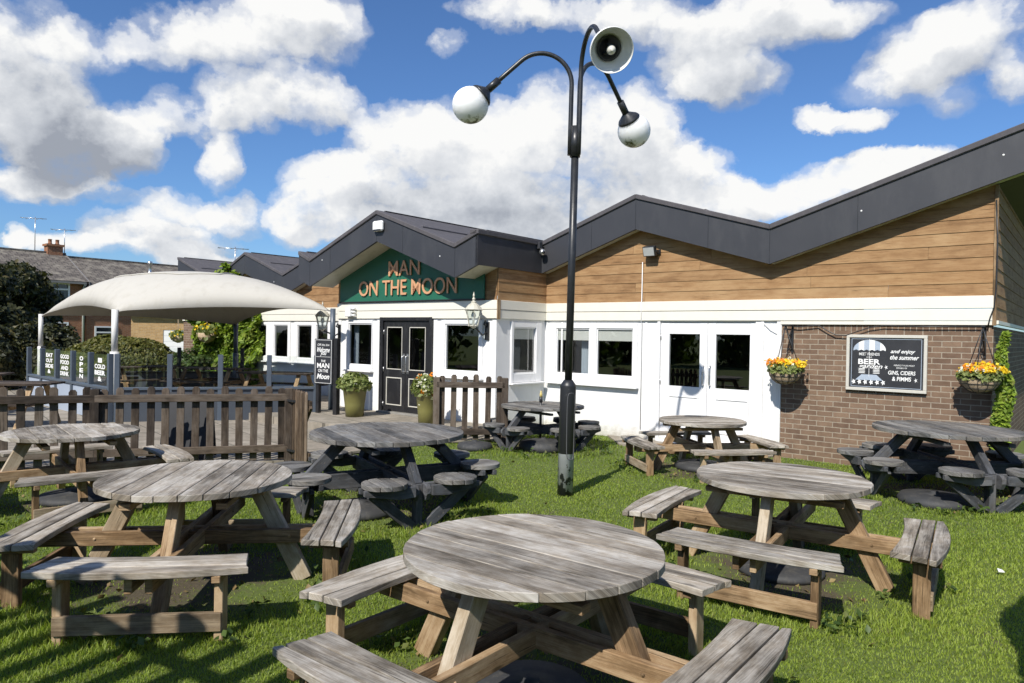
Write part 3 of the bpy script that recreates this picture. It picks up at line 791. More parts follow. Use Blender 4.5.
# return fascia beside the porch and the roof edge over the end wall
af = PORCH[4][0]; zr0, zr1 = PORCH[4][1], MAINR[0][1]; y0, y1 = -PD-POV, -OV
mb = MB(PUB); mb.prism([(af+.001, y0, zr0-.085), (af+.001, y1, zr1-.085), (af+.001, y1, zr1-FH), (af+.001, y0, zr0-FH)], (-.05, 0, 0), (0, 1, 0)); fo = mb.build('fascia', M['fascia'], pub)
mb = MB(PUB); mb.prism([(af+.03, y0-.028, zr0+.002), (af+.03, y1, zr1+.002), (af+.03, y1, zr1-.085), (af+.03, y0-.028, zr0-.085)], (-.2, 0, 0), (0, 1, 0)); mb.build('roof_edge', M['felt'], fo, .012)
mb = MB(PUB); mb.prism([(a_in-.02, y0+.05, zr0-FH+.011), (af-.05, y0+.05, zr0-FH+.011), (af-.05, y1+.35, zr1-FH+.011), (a_in-.02, y1+.35, zr1-FH+.011)], (0, 0, .02)); mb.build('soffit', M['soffit'], pub)
ax, zx = MAINR[3]
mb = MB(PUB); mb.prism([(ax, -OV, zx-.085), (ax, 9, zx-.085), (ax, 9, zx-FH), (ax, -OV, zx-FH)], (-.05, 0, 0), (0, 1, 0)); mb.build('fascia', M['fascia'], pub)
mb = MB(PUB); zz0 = line(MAINR, a_c)
mb.prism([(a_c, 0, zz0-FH-.0), (ax-.05, 0, zx-FH+.01), (ax-.05, 0, zx-FH+.035), (a_c, 0, zz0-FH+.025)], (0, 9, 0), (0, 1, 0)); mb.build('soffit', M['mossy'], pub)
# --- porch front
z5 = lambda x, y: (380+x/4.879, 300+y/4.879); zL = lambda x, y: (250+x/5.253, 300+y/5.253)
ZP = .19                                           # level of the paving at the porch
PW = R_(*z5(303, 102), *z5(500, 372), -PD); PWG = R_(*z5(322, 120), *z5(483, 345), -PD)
LW = R_(*zL(510, 108), *zL(645, 345), -PD); LWG = R_(*zL(522, 124), *zL(641, 328), -PD)
PDR = R_(*z5(7, 95), *z5(255, 560), -PD)
print('porch windows', [round(x, 2) for x in PW], [round(x, 2) for x in LW], 'door', [round(x, 2) for x in PDR])
PW = (PW[0], PW[1], 1.0, 2.04); LW = (LW[0], LW[1], 1.0, 2.04); PDR = (PDR[0], PDR[1], ZP, 2.10)
mb = MB(PUB); cells(mb, a_pl, a_pr, 0, ZB+.02, -PD, [PW, LW, PDR]); mb.build('porch_wall', M['white'], pub)
mb = MB(PUB)
for x in (a_pl, PDR[0]-.11, PDR[1]+.01, a_pr-.10): mb.box((x, -PD-.014, 0), (x+.10, -PD+.004, ZB))
mb.build('panel_battens', M['white'], pub, .003)
mb = MB(PUB); mb.face([(a_pl, -PD, 0), (a_pl, -PD, 3.3), (a_pl, 0, 3.3), (a_pl, 0, 0)], [(0, 0), (0, 3), (1, 3), (1, 0)], (0, 0)); mb.build('porch_wall', M['white'], pub)
window(pub, PW, [(PWG[0], PWG[1])], (1.10, 1.97), -PD); window(pub, LW, [(LWG[0], LWG[1])], (1.10, 1.97), -PD, curtain=(LWG[0]-.03, LWG[0]+.12))
mb = MB(PUB); f0 = -PD-.05
d0, d1 = PDR[0], PDR[1]; mb.box((d0, f0, ZP-.02), (d0+.10, -PD+.05, PDR[3])); mb.box((d1-.09, f0, ZP-.02), (d1, -PD+.05, PDR[3])); mb.box((d0+.10, f0+.003, PDR[3]-.07), (d1-.09, -PD+.05, PDR[3]-.001))
mb.build('door_frame', M['black_gloss'], pub, .004)
mid = front(*z5(147, 300), -PD)[0]; q0, q1 = d0+.10, d1-.09; mid = (q0+q1)/2
for (x0, x1, hl) in ((q0+.003, mid-.002, True), (mid+.002, q1-.003, False)):
    w = x1-x0; door((x0, x1, ZP+.03, PDR[3]-.075), (x0+.15*w, x1-.17*w, 1.06, 1.90), (x0+.14*w, x1-.16*w, .34, .90), -PD+.0, 'black_gloss', hl, 'board_frame', 'plate')
mb = MB(PUB); mb.box((d0+.05, -PD-.16, ZP-.02), (d1-.05, -PD+.02, ZP+.028)); mb.build('door_step', M['concrete'], pub, .01)
mb = MB(PUB); mb.box((a_pl-.0, -PD-.050, ZM+.004), (a_pr+.046, -PD+.01, ZT+.006)); mb.box((a_pl, -PD-.044, ZB+.012), (a_pr+.040, -PD+.01, ZM-.004))
mb.build('white_band', M['cream'], pub, .004)
mb = MB(PUB); cladding(mb, a_pl, a_pr, ZT, lambda a: line(PORCH, a)-.46, lambda l, d, z: (l, -PD-d, z)); mb.build('porch_cladding', M['clad_wood'], pub)
# return wall between porch and main front
RW = [side(*z4(105, 140), a_in), side(*z4(215, 345), a_in)]; RG = [side(*z4(113, 160), a_in), side(*z4(187, 310), a_in)]
Tr = PUB @ Matrix.Translation((a_in, 0, 0)) @ Matrix.Rotation(PI/2, 4, 'Z')     # its own frame: x runs along the wall
w0, w1 = RW[0][0], min(RW[1][0], -.16); g0, g1 = RG[0][0], RG[1][0]
print('return window', w0, w1, g0, g1)
mb = MB(Tr); cells(mb, -PD, 0, 0, ZB+.02, 0, [(w0, w1, .92, 2.03)]); mb.build('return_wall', M['white'], pub)
window(pub, (w0, w1, .92, 2.03), [(g0, g1)], (1.08, 1.93), 0.0, .22, T=Tr)
mb = MB(Tr); mb.box((-PD+.0, -.046, ZM+.004), (-.05, .01, ZT+.006)); mb.box((-PD, -.040, ZB+.012), (-.044, .01, ZM-.004)); mb.build('white_band', M['cream'], pub, .004)
mb = MB(Tr); cladding(mb, -PD, 0, ZT, lambda l: zr0-FH+.1, lambda l, d, z: (l, -d, z)); mb.build('return_cladding', M['clad_wood'], pub)
mb = MB(PUB); mb.box((a_pr+.036, -PD-.052, ZB), (a_pr+.052, -PD+.03, ZT+.02)); mb.build('corner_board', M['brown_wood'], pub)
# --- left wing, farther along the same front
wl = lambda x, y: (250+x/6.21, 310+y/6.21)
LWS = [front(u, 340)[0] for u in (wl(50, 0)[0], wl(105, 0)[0], wl(153, 0)[0], wl(238, 0)[0], wl(297, 0)[0], wl(386, 0)[0], wl(414, 0)[0], wl(486, 0)[0])]
a_w = front(255, 340)[0]
print('left wing', [round(x, 2) for x in LWS], a_w)
WA = (LWS[0]-.14, LWS[3]+.12, .96, 2.03); WB = (LWS[4]-.14, LWS[7]+.12, .96, 2.03)
mb = MB(PUB); cells(mb, a_w, a_pl, 0, ZB+.02, 0, [WA, WB]); mb.build('left_wing_wall', M['white'], pub)
window(pub, WA, [(LWS[0], LWS[1]), (LWS[2], LWS[3])], (1.08, 1.95), 0.0); window(pub, WB, [(LWS[4], LWS[5]), (LWS[6], LWS[7])], (1.08, 1.95), 0.0)
mb = MB(PUB); mb.box((a_left, -.050, ZM+.004), (a_pl, .01, ZT+.006)); mb.box((a_left, -.044, ZB+.0), (a_pl, .01, ZM-.004)); mb.build('white_band', M['cream'], pub, .004)
mb = MB(PUB); cells(mb, a_left, a_w, 0, ZB, 0.0); mb.build('brick_wall', M['brick'], pub)
mb = MB(PUB); cladding(mb, a_left, a_pl, ZT, lambda a: line(MAINL, a)-.30, lambda l, d, z: (l, -d, z)); mb.build('timber_cladding', M['clad_wood'], pub)
# --- dim rooms behind the glass
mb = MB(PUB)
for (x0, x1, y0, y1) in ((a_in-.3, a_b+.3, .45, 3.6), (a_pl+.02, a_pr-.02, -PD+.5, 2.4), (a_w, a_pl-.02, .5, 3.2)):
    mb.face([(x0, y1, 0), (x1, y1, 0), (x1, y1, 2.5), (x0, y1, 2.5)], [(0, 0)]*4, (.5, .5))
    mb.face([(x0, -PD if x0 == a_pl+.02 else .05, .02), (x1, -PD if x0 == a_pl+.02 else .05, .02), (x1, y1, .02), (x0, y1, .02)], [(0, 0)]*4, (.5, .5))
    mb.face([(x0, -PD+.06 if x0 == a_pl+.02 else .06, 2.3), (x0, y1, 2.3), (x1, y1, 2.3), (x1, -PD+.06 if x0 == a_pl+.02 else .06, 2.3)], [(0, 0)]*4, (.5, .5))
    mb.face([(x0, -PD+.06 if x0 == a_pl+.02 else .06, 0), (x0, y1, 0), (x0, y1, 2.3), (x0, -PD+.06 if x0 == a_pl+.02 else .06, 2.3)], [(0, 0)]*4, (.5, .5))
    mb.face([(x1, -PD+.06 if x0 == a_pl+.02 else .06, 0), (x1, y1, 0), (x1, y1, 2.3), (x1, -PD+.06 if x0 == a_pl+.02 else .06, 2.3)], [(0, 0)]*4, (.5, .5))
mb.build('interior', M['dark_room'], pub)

# ------------------------------------------------------------------ writing
def letters(name, body, w, h, place, mat, parent, extrude=0.0, shear=0.0, bold=0.0):
    cu = bpy.data.curves.new('lettering', 'FONT'); cu.body = body; cu.extrude = extrude; cu.shear = shear; cu.offset = bold
    cu.align_x = 'CENTER'; cu.resolution_u = 4
    t = bpy.data.objects.new('lettering', cu); COL.objects.link(t); bpy.context.view_layer.update()
    me = bpy.data.meshes.new_from_object(t.evaluated_get(bpy.context.evaluated_depsgraph_get()))
    bpy.data.objects.remove(t); bpy.data.curves.remove(cu)
    co = np.array([v.co[:] for v in me.vertices]); lo, hi = co.min(0), co.max(0)
    sx = w/(hi[0]-lo[0]); sy = h/(hi[1]-lo[1]); c = (lo+hi)/2
    me.transform(place @ Matrix.Diagonal((sx, sy, 1, 1)) @ Matrix.Translation((-c[0], -c[1], -lo[2])))
    me.materials.clear(); me.materials.append(mat)
    return link(name, me, parent)
def board_at(a, off, z, T=None): return (T or PUB) @ Matrix.Translation((a, off, z)) @ Matrix.Rotation(PI/2, 4, 'X')
# name board in the gable
so = -PD-.075; s0, s1 = front(340, 300, so)[0], front(484, 290, so)[0]
sign_at = PUB @ Vector(((s0+s1)/2, so, 2.6))
sign = thing('pub_sign', 'dark green gable name board with raised copper letters over the black doors', 'sign', sign_at)
zb = ZT+.015; P = [(s0, so, zb), (s1, so, zb)]
for a in np.linspace(s1, s0, 40): P.append((a, so, min(max(line(PORCH, a-.0)-FH+.03, zb+.30), 9)))
pk = PORCH[2][0]
mb = MB(PUB); mb.prism(P, (0, .03, 0)); mb.build('board', M['green_sign'], sign, .004)
mb = MB(PUB); mb.box((s0, so-.012, zb-.0), (s1, so+.02, zb+.022)); mb.build('edging', M['black_metal'], sign)
for (body, u0, v0, u1, v1) in (('MAN', 388.5, 261, 419.5, 274.5), ('ON THE MOON', 359, 280, 456.5, 294)):
    p, q = front(u0, (v0+v1)/2+3*(body == 'MAN')*0, so-.03), front(u1, (v0+v1)/2, so-.03)
    zc = (p[1]+q[1])/2; hh = (v1-v0)/F*((PUB @ Vector(((p[0]+q[0])/2, so, 0))).y)
    letters('letters', body, q[0]-p[0], hh*1.12, board_at((p[0]+q[0])/2, so-.012, zc), M['copper'], sign, .010, 0, .004)
# chalk board on the brick wall
p, q = front(846.5, 361, -.03), front(927.3, 364, -.03); c_a = (p[0]+q[0])/2; bw = q[0]-p[0]
zt_, zb_ = front(887, 335, -.03)[1], front(887, 391.8, -.03)[1]; bh = zt_-zb_; c_z = (zt_+zb_)/2
cb = thing('chalkboard_sign', 'framed chalkboard poster with a drawn parasol and white lettering on the brick wall', 'sign', PUB @ Vector((c_a, -.03, c_z)))
mb = MB(PUB)
f = .042
for (x0, x1, y0, y1) in ((-bw/2, bw/2, bh/2-f, bh/2), (-bw/2, bw/2, -bh/2, -bh/2+f), (-bw/2, -bw/2+f, -bh/2+f, bh/2-f), (bw/2-f, bw/2, -bh/2+f, bh/2-f)): mb.box((c_a+x0, -.055, c_z+y0), (c_a+x1, -.002, c_z+y1))
mb.build('frame', M['board_frame'], cb, .004)
mb = MB(PUB); mb.box((c_a-bw/2+f, -.034, c_z-bh/2+f), (c_a+bw/2-f, -.002, c_z+bh/2-f)); mb.build('board', M['chalkboard'], cb)
def cbp(x, y): return board_at(c_a+x*bw/2, -.0365, c_z+y*bh/2)
def flat(name, polys, mat, parent, T, off, sc=(1, 1)):
    mb = MB(T)
    for P in polys: mb.prism([(x*sc[0], off, y*sc[1]) for x, y in P], (0, .002, 0))
    return mb.build(name, mat, parent)
TC = PUB @ Matrix.Translation((c_a, 0, c_z)); sc = (bw/2, bh/2)
def rectline(x0, x1, y0, y1, w, h): return [[(x0, y0), (x1, y0), (x1, y0+h), (x0, y0+h)], [(x0, y1-h), (x1, y1-h), (x1, y1), (x0, y1)], [(x0, y0+h), (x0+w, y0+h), (x0+w, y1-h), (x0, y1-h)], [(x1-w, y0+h), (x1, y0+h), (x1, y1-h), (x1-w, y1-h)]]
flat('chalk_border', rectline(-.87, .87, -.86, .86, .012, .016), M['chalk_blue'], cb, TC, -.0375, sc)
um = []; um2 = []
for k in range(6):
    x0, x1 = -.82+k*.82/6, -.82+(k+1)*.82/6
    def ar(x): return .42+.40*math.sqrt(max(0, 1-((x+.41)/.42)**2))
    xs = np.linspace(x0, x1, 6); P = [(x, ar(x)) for x in xs]+[(x1, .43), ((x0+x1)/2, .47), (x0, .43)]
    (um if k % 2 else um2).append(P)
flat('drawn_parasol', um + [[(-.415, .40), (-.405, .40), (-.405, -.48), (-.415, -.48)], [(-.415, .80), (-.405, .80), (-.405, .88), (-.415, .88)]], M['chalk'], cb, TC, -.037, sc)
flat('drawn_parasol', um2 + [[(-.76, -.62), (-.06, -.62), (-.22, -.42), (-.60, -.42)]], M['chalk_blue'], cb, TC, -.0368, sc)
fl = []
for k in range(6):
    cx = -.80+k*.15; fl.append([(cx+.06*(1 if q % 2 else .5)*math.cos(q*PI/5), -.69+.10*(1 if q % 2 else .5)*math.sin(q*PI/5)) for q in range(10)])
for cx, cy in ((.02, -.14), (.74, -.56)): fl.append([(cx+.05*(1 if q % 2 else .3)*math.cos(q*PI/5), cy+.09*(1 if q % 2 else .3)*math.sin(q*PI/5)) for q in range(10)])
for s in (-1, 1):
    cx = -.41+s*.17
    for k in range(4): fl.append([(cx-.08+s*.03, -.20-k*.05), (cx+.08+s*.03, -.20-k*.05), (cx+.08, -.225-k*.05), (cx-.08, -.225-k*.05)])
flat('drawn_flowers', fl, M['chalk'], cb, TC, -.0372, sc)
for (body, x, y, w, h, sh, bo) in (('MEET FRIENDS', -.41, .31, .52, .10, 0, .01), ('IN OUR', -.41, .20, .14, .05, 0, 0), ('BEER', -.41, .04, .56, .19, 0, .03), ('garden', -.38, -.14, .62, .20, .35, .012),
        ('and enjoy', .42, .41, .60, .17, .4, .02), ('the summer', .46, .22, .70, .16, .4, .02), ('PERFECT FOR MOST', .46, -.06, .50, .055, 0, .0), ('DRINKS OF', .40, -.15, .26, .05, 0, 0),
        ('GINS, CIDERS', .40, -.33, .66, .16, .1, .02), ('& PIMMS', .40, -.53, .46, .15, .1, .02)):
    letters('chalk_words', body, w*bw/2, h*bh/2, cbp(x, y), M['chalk'], cb, 0, sh, bo)
# ------------------------------------------------------------------ leaves
def leaves(name, pts, nrm, size, mat, parent=None, aspect=1.6, bend=.25, **tags):
    """one mesh of many small folded leaves at pts facing roughly along nrm"""
    n = len(pts); rng = np.random.default_rng(len(pts)+int(size*1e4))
    nr = nrm + rng.normal(0, .55, (n, 3)); nr /= np.linalg.norm(nr, axis=1, keepdims=True)+1e-9
    t = rng.normal(0, 1, (n, 3)); t -= nr*(t*nr).sum(1, keepdims=True); t /= np.linalg.norm(t, axis=1, keepdims=True)+1e-9
    b = np.cross(nr, t); s = size*rng.uniform(.55, 1.3, (n, 1)); l = s*aspect/2; w = s/2
    V = np.stack([pts - t*l, pts - b*w + nr*s*bend*.5, pts + t*l, pts + b*w + nr*s*bend*.5], 1).reshape(-1, 3)
    f = np.arange(n)*4; Fc = np.concatenate([np.stack([f, f+1, f+2], 1), np.stack([f, f+2, f+3], 1)], 1).reshape(-1, 3)
    me = bpy.data.meshes.new(name); me.vertices.add(len(V)); me.vertices.foreach_set('co', V.astype(np.float32).ravel())
    me.loops.add(Fc.size); me.loops.foreach_set('vertex_index', Fc.astype(np.int32).ravel())
    me.polygons.add(len(Fc)); me.polygons.foreach_set('loop_start', np.arange(len(Fc), dtype=np.int32)*3)
    uv = me.uv_layers.new(name='UVMap'); tl = me.uv_layers.new(name='Tone')
    tone = np.repeat(rng.uniform(0, 1, (n, 2)), 6, axis=0); tl.data.foreach_set('uv', tone.astype(np.float32).ravel())
    me.materials.append(mat); me.update(calc_edges=True); me.validate()
    return link(name, me, parent, **tags)
def wobble(P, seed, sc):
    """smooth lumpy offset from a few sine waves, for uneven outlines"""
    rng = np.random.default_rng(seed); o = np.zeros(len(P))
    for k in range(7):
        d = rng.normal(0, 1, 3); d /= np.linalg.norm(d); f = rng.uniform(.7, 2.6)*sc
        o += np.sin(P @ d*f + rng.uniform(0, 6))/ (1+.4*k)
    return o/2.2
def shell(n, c, r, seed, lump=.16, sc=2.0, zmin=None, thick=.22, flat_=1.0):
    rng = np.random.default_rng(seed); d = rng.normal(0, 1, (n, 3)); d /= np.linalg.norm(d, axis=1, keepdims=True)
    d[:, 2] = np.abs(d[:, 2])*np.sign(rng.uniform(-.35, 1, n)); q = d*np.array(r)
    rad = 1 + lump*wobble(q, seed+1, sc/max(r)*2.5) - thick*rng.uniform(0, 1, n)**2
    rad *= np.where(wobble(q, seed+5, sc*2.2/max(r)*2.5) < -.62, .82, 1)
    P = q*rad[:, None] + np.array(c)
    if zmin is not None: k = P[:, 2] > zmin; P, d = P[k], d[k]
    return P, d
def bush(name, label, cat, c, r, n, size, mat, seed, group=None, stem=True, **kw):
    t = thing(name, label, cat, (c[0], c[1], 0), group)
    P, d = shell(n, c, r, seed, zmin=.03, **kw); leaves('foliage', P, d, size, mat, t)
    mb = MB()
    rng = random.Random(seed)
    for k in range(7):
        a = k*.9; e = Vector((c[0]+math.cos(a)*r[0]*.75, c[1]+math.sin(a)*r[1]*.75, c[2]+r[2]*rng.uniform(.3, .8)))
        s = Vector((c[0]+math.cos(a)*.15, c[1]+math.sin(a)*.15, 0)); mb.tube([s, s.lerp(e, .5)+Vector((0, 0, .15)), e], [.07, .04, .015], 7)
    mb.build('stem', M['trunk'], t)
    return t

# ------------------------------------------------------------------ fittings on the pub
def lantern(a, z, ax, az, off, label):
    """carriage lamp: lantern head at (a,z), wall plate at (ax,az)"""
    o = -PD; y = -PD-.30
    t = thing('wall_lantern', label, 'wall lamp', PUB @ Vector((a, y, z)), 'carriage lamps either side of the porch')
    mb = MB(PUB); mb.box((ax-.045, o-.03, az-.16), (ax+.045, o+.0, az+.16)); mb.tube([(ax, o-.02, az-.02), (ax-.02, o-.12, az-.08), (a+.02, y+.06, z-.22), (a, y, z-.20)], .016, 8)
    mb.tube([(ax, o-.02, az+.08), (ax+.0, o-.10, az+.12), (ax, o-.06, az+.18)], .02, 8); mb.build('bracket', M['black_metal'], t)
    mb = MB(PUB); n = 6
    def ring(r, zz): return [(a+r*math.cos(PI*2*k/n+.3), y+r*math.sin(PI*2*k/n+.3), zz) for k in range(n)]
    lo, hi = ring(.085, z-.16), ring(.145, z+.10)
    for k in range(n): mb.bar(lo[k], hi[k], .014, .014)
    for q, r_ in ((-.17, .09), (.105, .15)):
        mb.lathe([(r_, -.012), (r_+.006, 0), (r_, .012)], 6, (a, y, z+q), smooth=False)
    mb.lathe([(.165, .11), (.10, .19), (.045, .23), (.05, .25), (.018, .27), (.03, .30), (.012, .33), (.02, .36), (.0, .43)], 12, (a, y, z), smooth=False)
    mb.lathe([(0, -.22), (.03, -.21), (.06, -.18), (.09, -.17), (0, -.165)], 12, (a, y, z)); mb.build('lamp_frame', M['lamp_cream'], t)
    mb = MB(PUB)
    for k in range(n): j = (k+1) % n; mb.face([lo[k], lo[j], hi[j], hi[k]], [(0, 0)]*4, (0, 0))
    mb.build('pane', M['clear_glass'], t)
    mb = MB(PUB); mb.lathe([(0, -.16), (.02, -.15), (.02, -.05), (.045, 0), (.03, .06), (0, .07)], 12, (a, y, z)); mb.build('bulb', M['white_plastic'], t)
M['lamp_cream'] = paint('aged_cream_lamp_paint', (.52, .50, .42), .4, .15, 14, dirt=(.25, .23, .18), bump=.05)
g = front(473.5, 316, -PD-.3); h = front(489, 331, -PD); lantern(g[0], g[1], h[0]-.03, h[1], 0, 'cream carriage lamp on a black bracket above the short picket fence')
g = front(322.5, 321, -PD-.3); h = front(340, 332, -PD); lantern(g[0], g[1], max(h[0], a_pl+.05), h[1], 0, 'cream carriage lamp on the porch corner above the chalk menu sign')
# alarm box on the porch gable
g = front(377.5, 226, -PD-POV-.06); mb = MB(PUB); y = -PD-POV
mb.box((g[0]-.14, y-.085, g[1]-.10), (g[0]+.14, y-.0, g[1]+.10)); al = mb.build('alarm_box', M['white_plastic'], None, .03); tag(al, 'white alarm box at the peak of the porch gable', 'alarm box')
mb = MB(PUB); mb.box((g[0]-.10, y-.088, g[1]-.095), (g[0]+.10, y-.080, g[1]-.065)); mb.build('lens', M['black_metal'], al)
# floodlight under the main gable
g = front(650, 251, -.15); t = thing('floodlight', 'small black floodlight fixed on the timber cladding under the main gable', 'floodlight', PUB @ Vector((g[0], -.1, g[1])))
Tf = PUB @ Matrix.Translation((g[0], -.15, g[1])) @ Matrix.Rotation(R(18), 4, 'X')
mb = MB(Tf); mb.box((-.115, -.05, -.085), (.115, .03, .085)); mb.build('housing', M['black_metal'], t, .01)
mb = MB(Tf); mb.box((-.098, -.055, -.07), (.098, -.048, .07)); mb.build('lens', paint('floodlight_glass', (.42, .43, .42), .15, .1, 9, bump=0), t)
mb = MB(PUB); mb.bar((g[0]-.12, -.15, g[1]), (g[0]-.12, -.03, g[1]-.02), .012, .03); mb.bar((g[0]+.12, -.15, g[1]), (g[0]+.12, -.03, g[1]-.02), .012, .03); mb.box((g[0]-.14, -.045, g[1]-.05), (g[0]+.14, -.03, g[1]+.03)); mb.build('bracket', M['black_metal'], t)
# security camera on the return fascia
yc, zc = side(545, 252, af+.05); yc = min(yc, -OV-.12)
t = thing('security_camera', 'small silver security camera hanging in the corner of the charcoal fascia', 'camera', PUB @ Vector((af+.08, yc, zc)))
mb = MB(PUB); mb.box((af+.001, yc-.05, zc+.04), (af+.07, yc+.05, zc+.17)); mb.tube([(af+.05, yc, zc+.06), (af+.09, yc, zc+.0)], .02, 8); mb.build('mount', M['fascia'], t, .006)
mb = MB(PUB); mb.ball((af+.10, yc, zc-.02), .062, 12); mb.build('dome', M['steel'], t)
mb = MB(PUB); mb.lathe([(0, 0), (.03, .0), (.026, .012), (0, .014)], 14, (af+.15, yc-.03, zc-.03), (.9, -.45, -.2)); mb.build('lens', M['black_metal'], t)
# little connection box and pipes beside the left lantern
g = front(349, 312, -PD-.1); t = thing('junction_box', 'white electrical box with stub pipes on the porch band next to the left lamp', 'junction box', PUB @ Vector((g[0], -PD-.06, g[1])))
mb = MB(PUB); y = -PD-.048; mb.box((g[0]-.09, y-.09, g[1]-.10), (g[0]+.08, y, g[1]+.10)); mb.build('case', M['white_plastic'], t, .008)
mb = MB(PUB)
for k in range(3): mb.tube([(g[0]+.08, y-.05, g[1]-.07+.07*k), (g[0]+.2, y-.05, g[1]-.07+.07*k)], .022, 10)
mb.build('pipe', M['white_plastic'], t)
# downpipe and cables
mb = MB(PUB); g = front(643, 300, 0)[0]; mb.tube([(g, -.04, front(649, 262, 0)[1]), (g, -.042, ZT+.02), (g, -.056, ZT), (g, -.056, ZB), (g, -.018, ZB-.03), (g, -.018, .2)], .008, 6); o = mb.build('cable', M['upvc']); tag(o, 'thin cable running down the wall from the floodlight', 'cable')
def swag(px, off, r, mat, label):
    P = [front(u, v, off) for u, v in px]; mb = MB(PUB); mb.tube([(a, off, z) for a, z in P], r, 6); o = mb.build('cable', mat); tag(o, label, 'cable'); return o
swag([(783, 325.5), (800, 327), (818, 325), (828, 331), (836, 335), (846, 335.5), (856, 332), (870, 327.5), (884, 325.5), (920, 326.5), (985, 326.5)], -.05, .008, M['black_metal'], 'black cable looped along the top of the brick wall over the chalkboard')
swag([(764, 323), (770, 329), (779, 334), (780.5, 340), (779, 352), (775, 362)], -.03, .006, M['white_plastic'], 'thin white cable looped on the white panel right of the double doors')
swag([(996.5, 200), (997.5, 240), (996, 290), (994, 308), (990, 318), (988, 326)], -.055, .009, M['black_metal'], 'black cable running down the timber corner at the right end')
swag([(338, 283), (337, 290), (337.5, 300), (337, 312)], -PD-.06, .012, M['black_metal'], 'dark pipe beside the left edge of the green name board') if False else None
# hanging baskets
def basket(u0, v0, u1, v1, bu, bw_, off, label, trail=False):
    g0, g1 = front(u0, v0, off), front(u1, v1, off); a = (g0[0]+g1[0])/2; r = (g1[0]-g0[0])/2*.93; zr = (g0[1]+g1[1])/2; hgt = bw_
    t = thing('hanging_basket', label, 'hanging basket', PUB @ Vector((a, off, zr)), 'flower baskets on the brick wall')
    b = front(bu, 330, -.05)[0]; ztop = ZB-.05
    mb = MB(PUB)
    mb.bar((b, -.012, ztop-.0), (b, -.012, ztop-.42), .028, .02); mb.bar((b, -.01, ztop-.012), (b, off-.02, ztop-.012), .028, .02); mb.bar((b, -.02, ztop-.38), (b, off+.03, ztop-.02), .018, .018); mb.bar((b, -.03, ztop-.05), (b, off*.6, ztop-.20), .012, .012)
    mb.build('bracket', M['black_metal'], t)
    mb = MB(PUB)
    for k in range(3):
        th = k*2.1+.4; mb.tube([(b, off-.0, ztop-.03), (a+r*.95*math.cos(th), off+r*.8*math.sin(th), zr)], .006, 5)
    mb.build('chain', M['black_metal'], t)
    n = 12; prof = [(r*math.sin(PI/2*i/n), -hgt*math.cos(PI/2*i/n)) for i in range(n+1)]
    mb = MB(PUB @ Matrix.Translation((a, off, zr)) @ Matrix.Diagonal((1, .78, 1, 1))); mb.lathe([(0, -hgt)]+prof[1:]+[(r*.8, -.02), (0, -.02)], 28); mb.build('liner', M['coir'], t)
    mb = MB(PUB @ Matrix.Translation((a, off, zr)) @ Matrix.Diagonal((1, .78, 1, 1)))
    for i in (3, 6, 9, 12):
        rr, hh = prof[i]; mb.tube([((rr+.006)*math.cos(2*PI*k/24), (rr+.006)*math.sin(2*PI*k/24), hh) for k in range(25)], .004, 5)
    for k in range(12):
        mb.tube([((q+.006)*math.cos(2*PI*k/12), (q+.006)*math.sin(2*PI*k/12), hh) for q, hh in prof[1:]], .004, 5)
    mb.build('wire_frame', M['black_metal'], t)
    seed = int(u0)
    rng = np.random.default_rng(seed)
    def spread(n, lo, hi):
        th = rng.uniform(0, 2*PI, n); q = r*1.08*np.sqrt(rng.uniform(0, 1, n)); z = lo+(hi-lo)*rng.uniform(0, 1, n)*(1-.4*(q/r)**2)
        L = np.stack([a+q*np.cos(th), off+q*.85*np.sin(th), zr+z], 1); d = np.stack([np.cos(th)*.6, np.sin(th)*.6-.4, np.ones(n)*.7], 1)
        Mx = np.array(PUB); return L @ Mx[:3, :3].T + Mx[:3, 3], d @ Mx[:3, :3].T
    P, d = spread(800, -.02, .15); leaves('foliage', P, d, .045, M['plant_leaf'], t)
    for mat, n in (('orange', 75), ('yellow', 120), ('cream_petal', 26)):
        P, d = spread(n, .07, .19)
        if mat == 'yellow': P = P + np.array(PUB)[:3, 0]*r*.22
        if mat == 'orange': P = P - np.array(PUB)[:3, 0]*r*.15*(0 if trail else 1)
        P = np.repeat(P, 5, axis=0) + rng.normal(0, .013, (n*5, 3)); d = np.repeat(d, 5, axis=0)
        leaves('flowers', P, d, .034, M[mat], t, 1.1)
    return t
basket(768, 371, 803, 371, 792, .20, -.36, 'hanging basket of orange and yellow flowers beside the white double doors')
basket(957, 378, 1003, 378, 985, .19, -.30, 'wide hanging basket of yellow flowers by the climbing plant at the brick corner', True)
# ------------------------------------------------------------------ chalk menu sign on posts and the two planters
spt = ground(336, 419, .10); s_r = Vector((spt.x, spt.y, .1)); s_l = ground(318.5, 417, .10)
t = thing('menu_sign', 'tall chalk menu board on two dark posts in front of the porch corner', 'sign', s_r)
xd = (s_r-s_l); xd.z = 0; Lw = xd.length; xd.normalize(); yd = Vector((-xd.y, xd.x, 0))
TM = Matrix(((xd.x, yd.x, 0, s_l.x), (xd.y, yd.y, 0, s_l.y), (0, 0, 1, 0), (0, 0, 0, 1)))
zt_ = depth(325, 339, s_r.y).z; zb_ = depth(325, 384.5, s_r.y).z
mb = MB(TM); mb.box((Lw-.05, -.05, 0), (Lw+.05, .05, zt_+.02)); mb.build('post', M['black_gloss'], t, .006)
mb = MB(TM); mb.box((-.05, -.04, 0), (.03, .04, zt_-.05)); mb.build('post', M['black_gloss'], t, .006)
mb = MB(TM); mb.box((-.07, -.065, zb_), (Lw-.055, -.025, zt_)); mb.build('board', M['chalkboard'], t, .004)
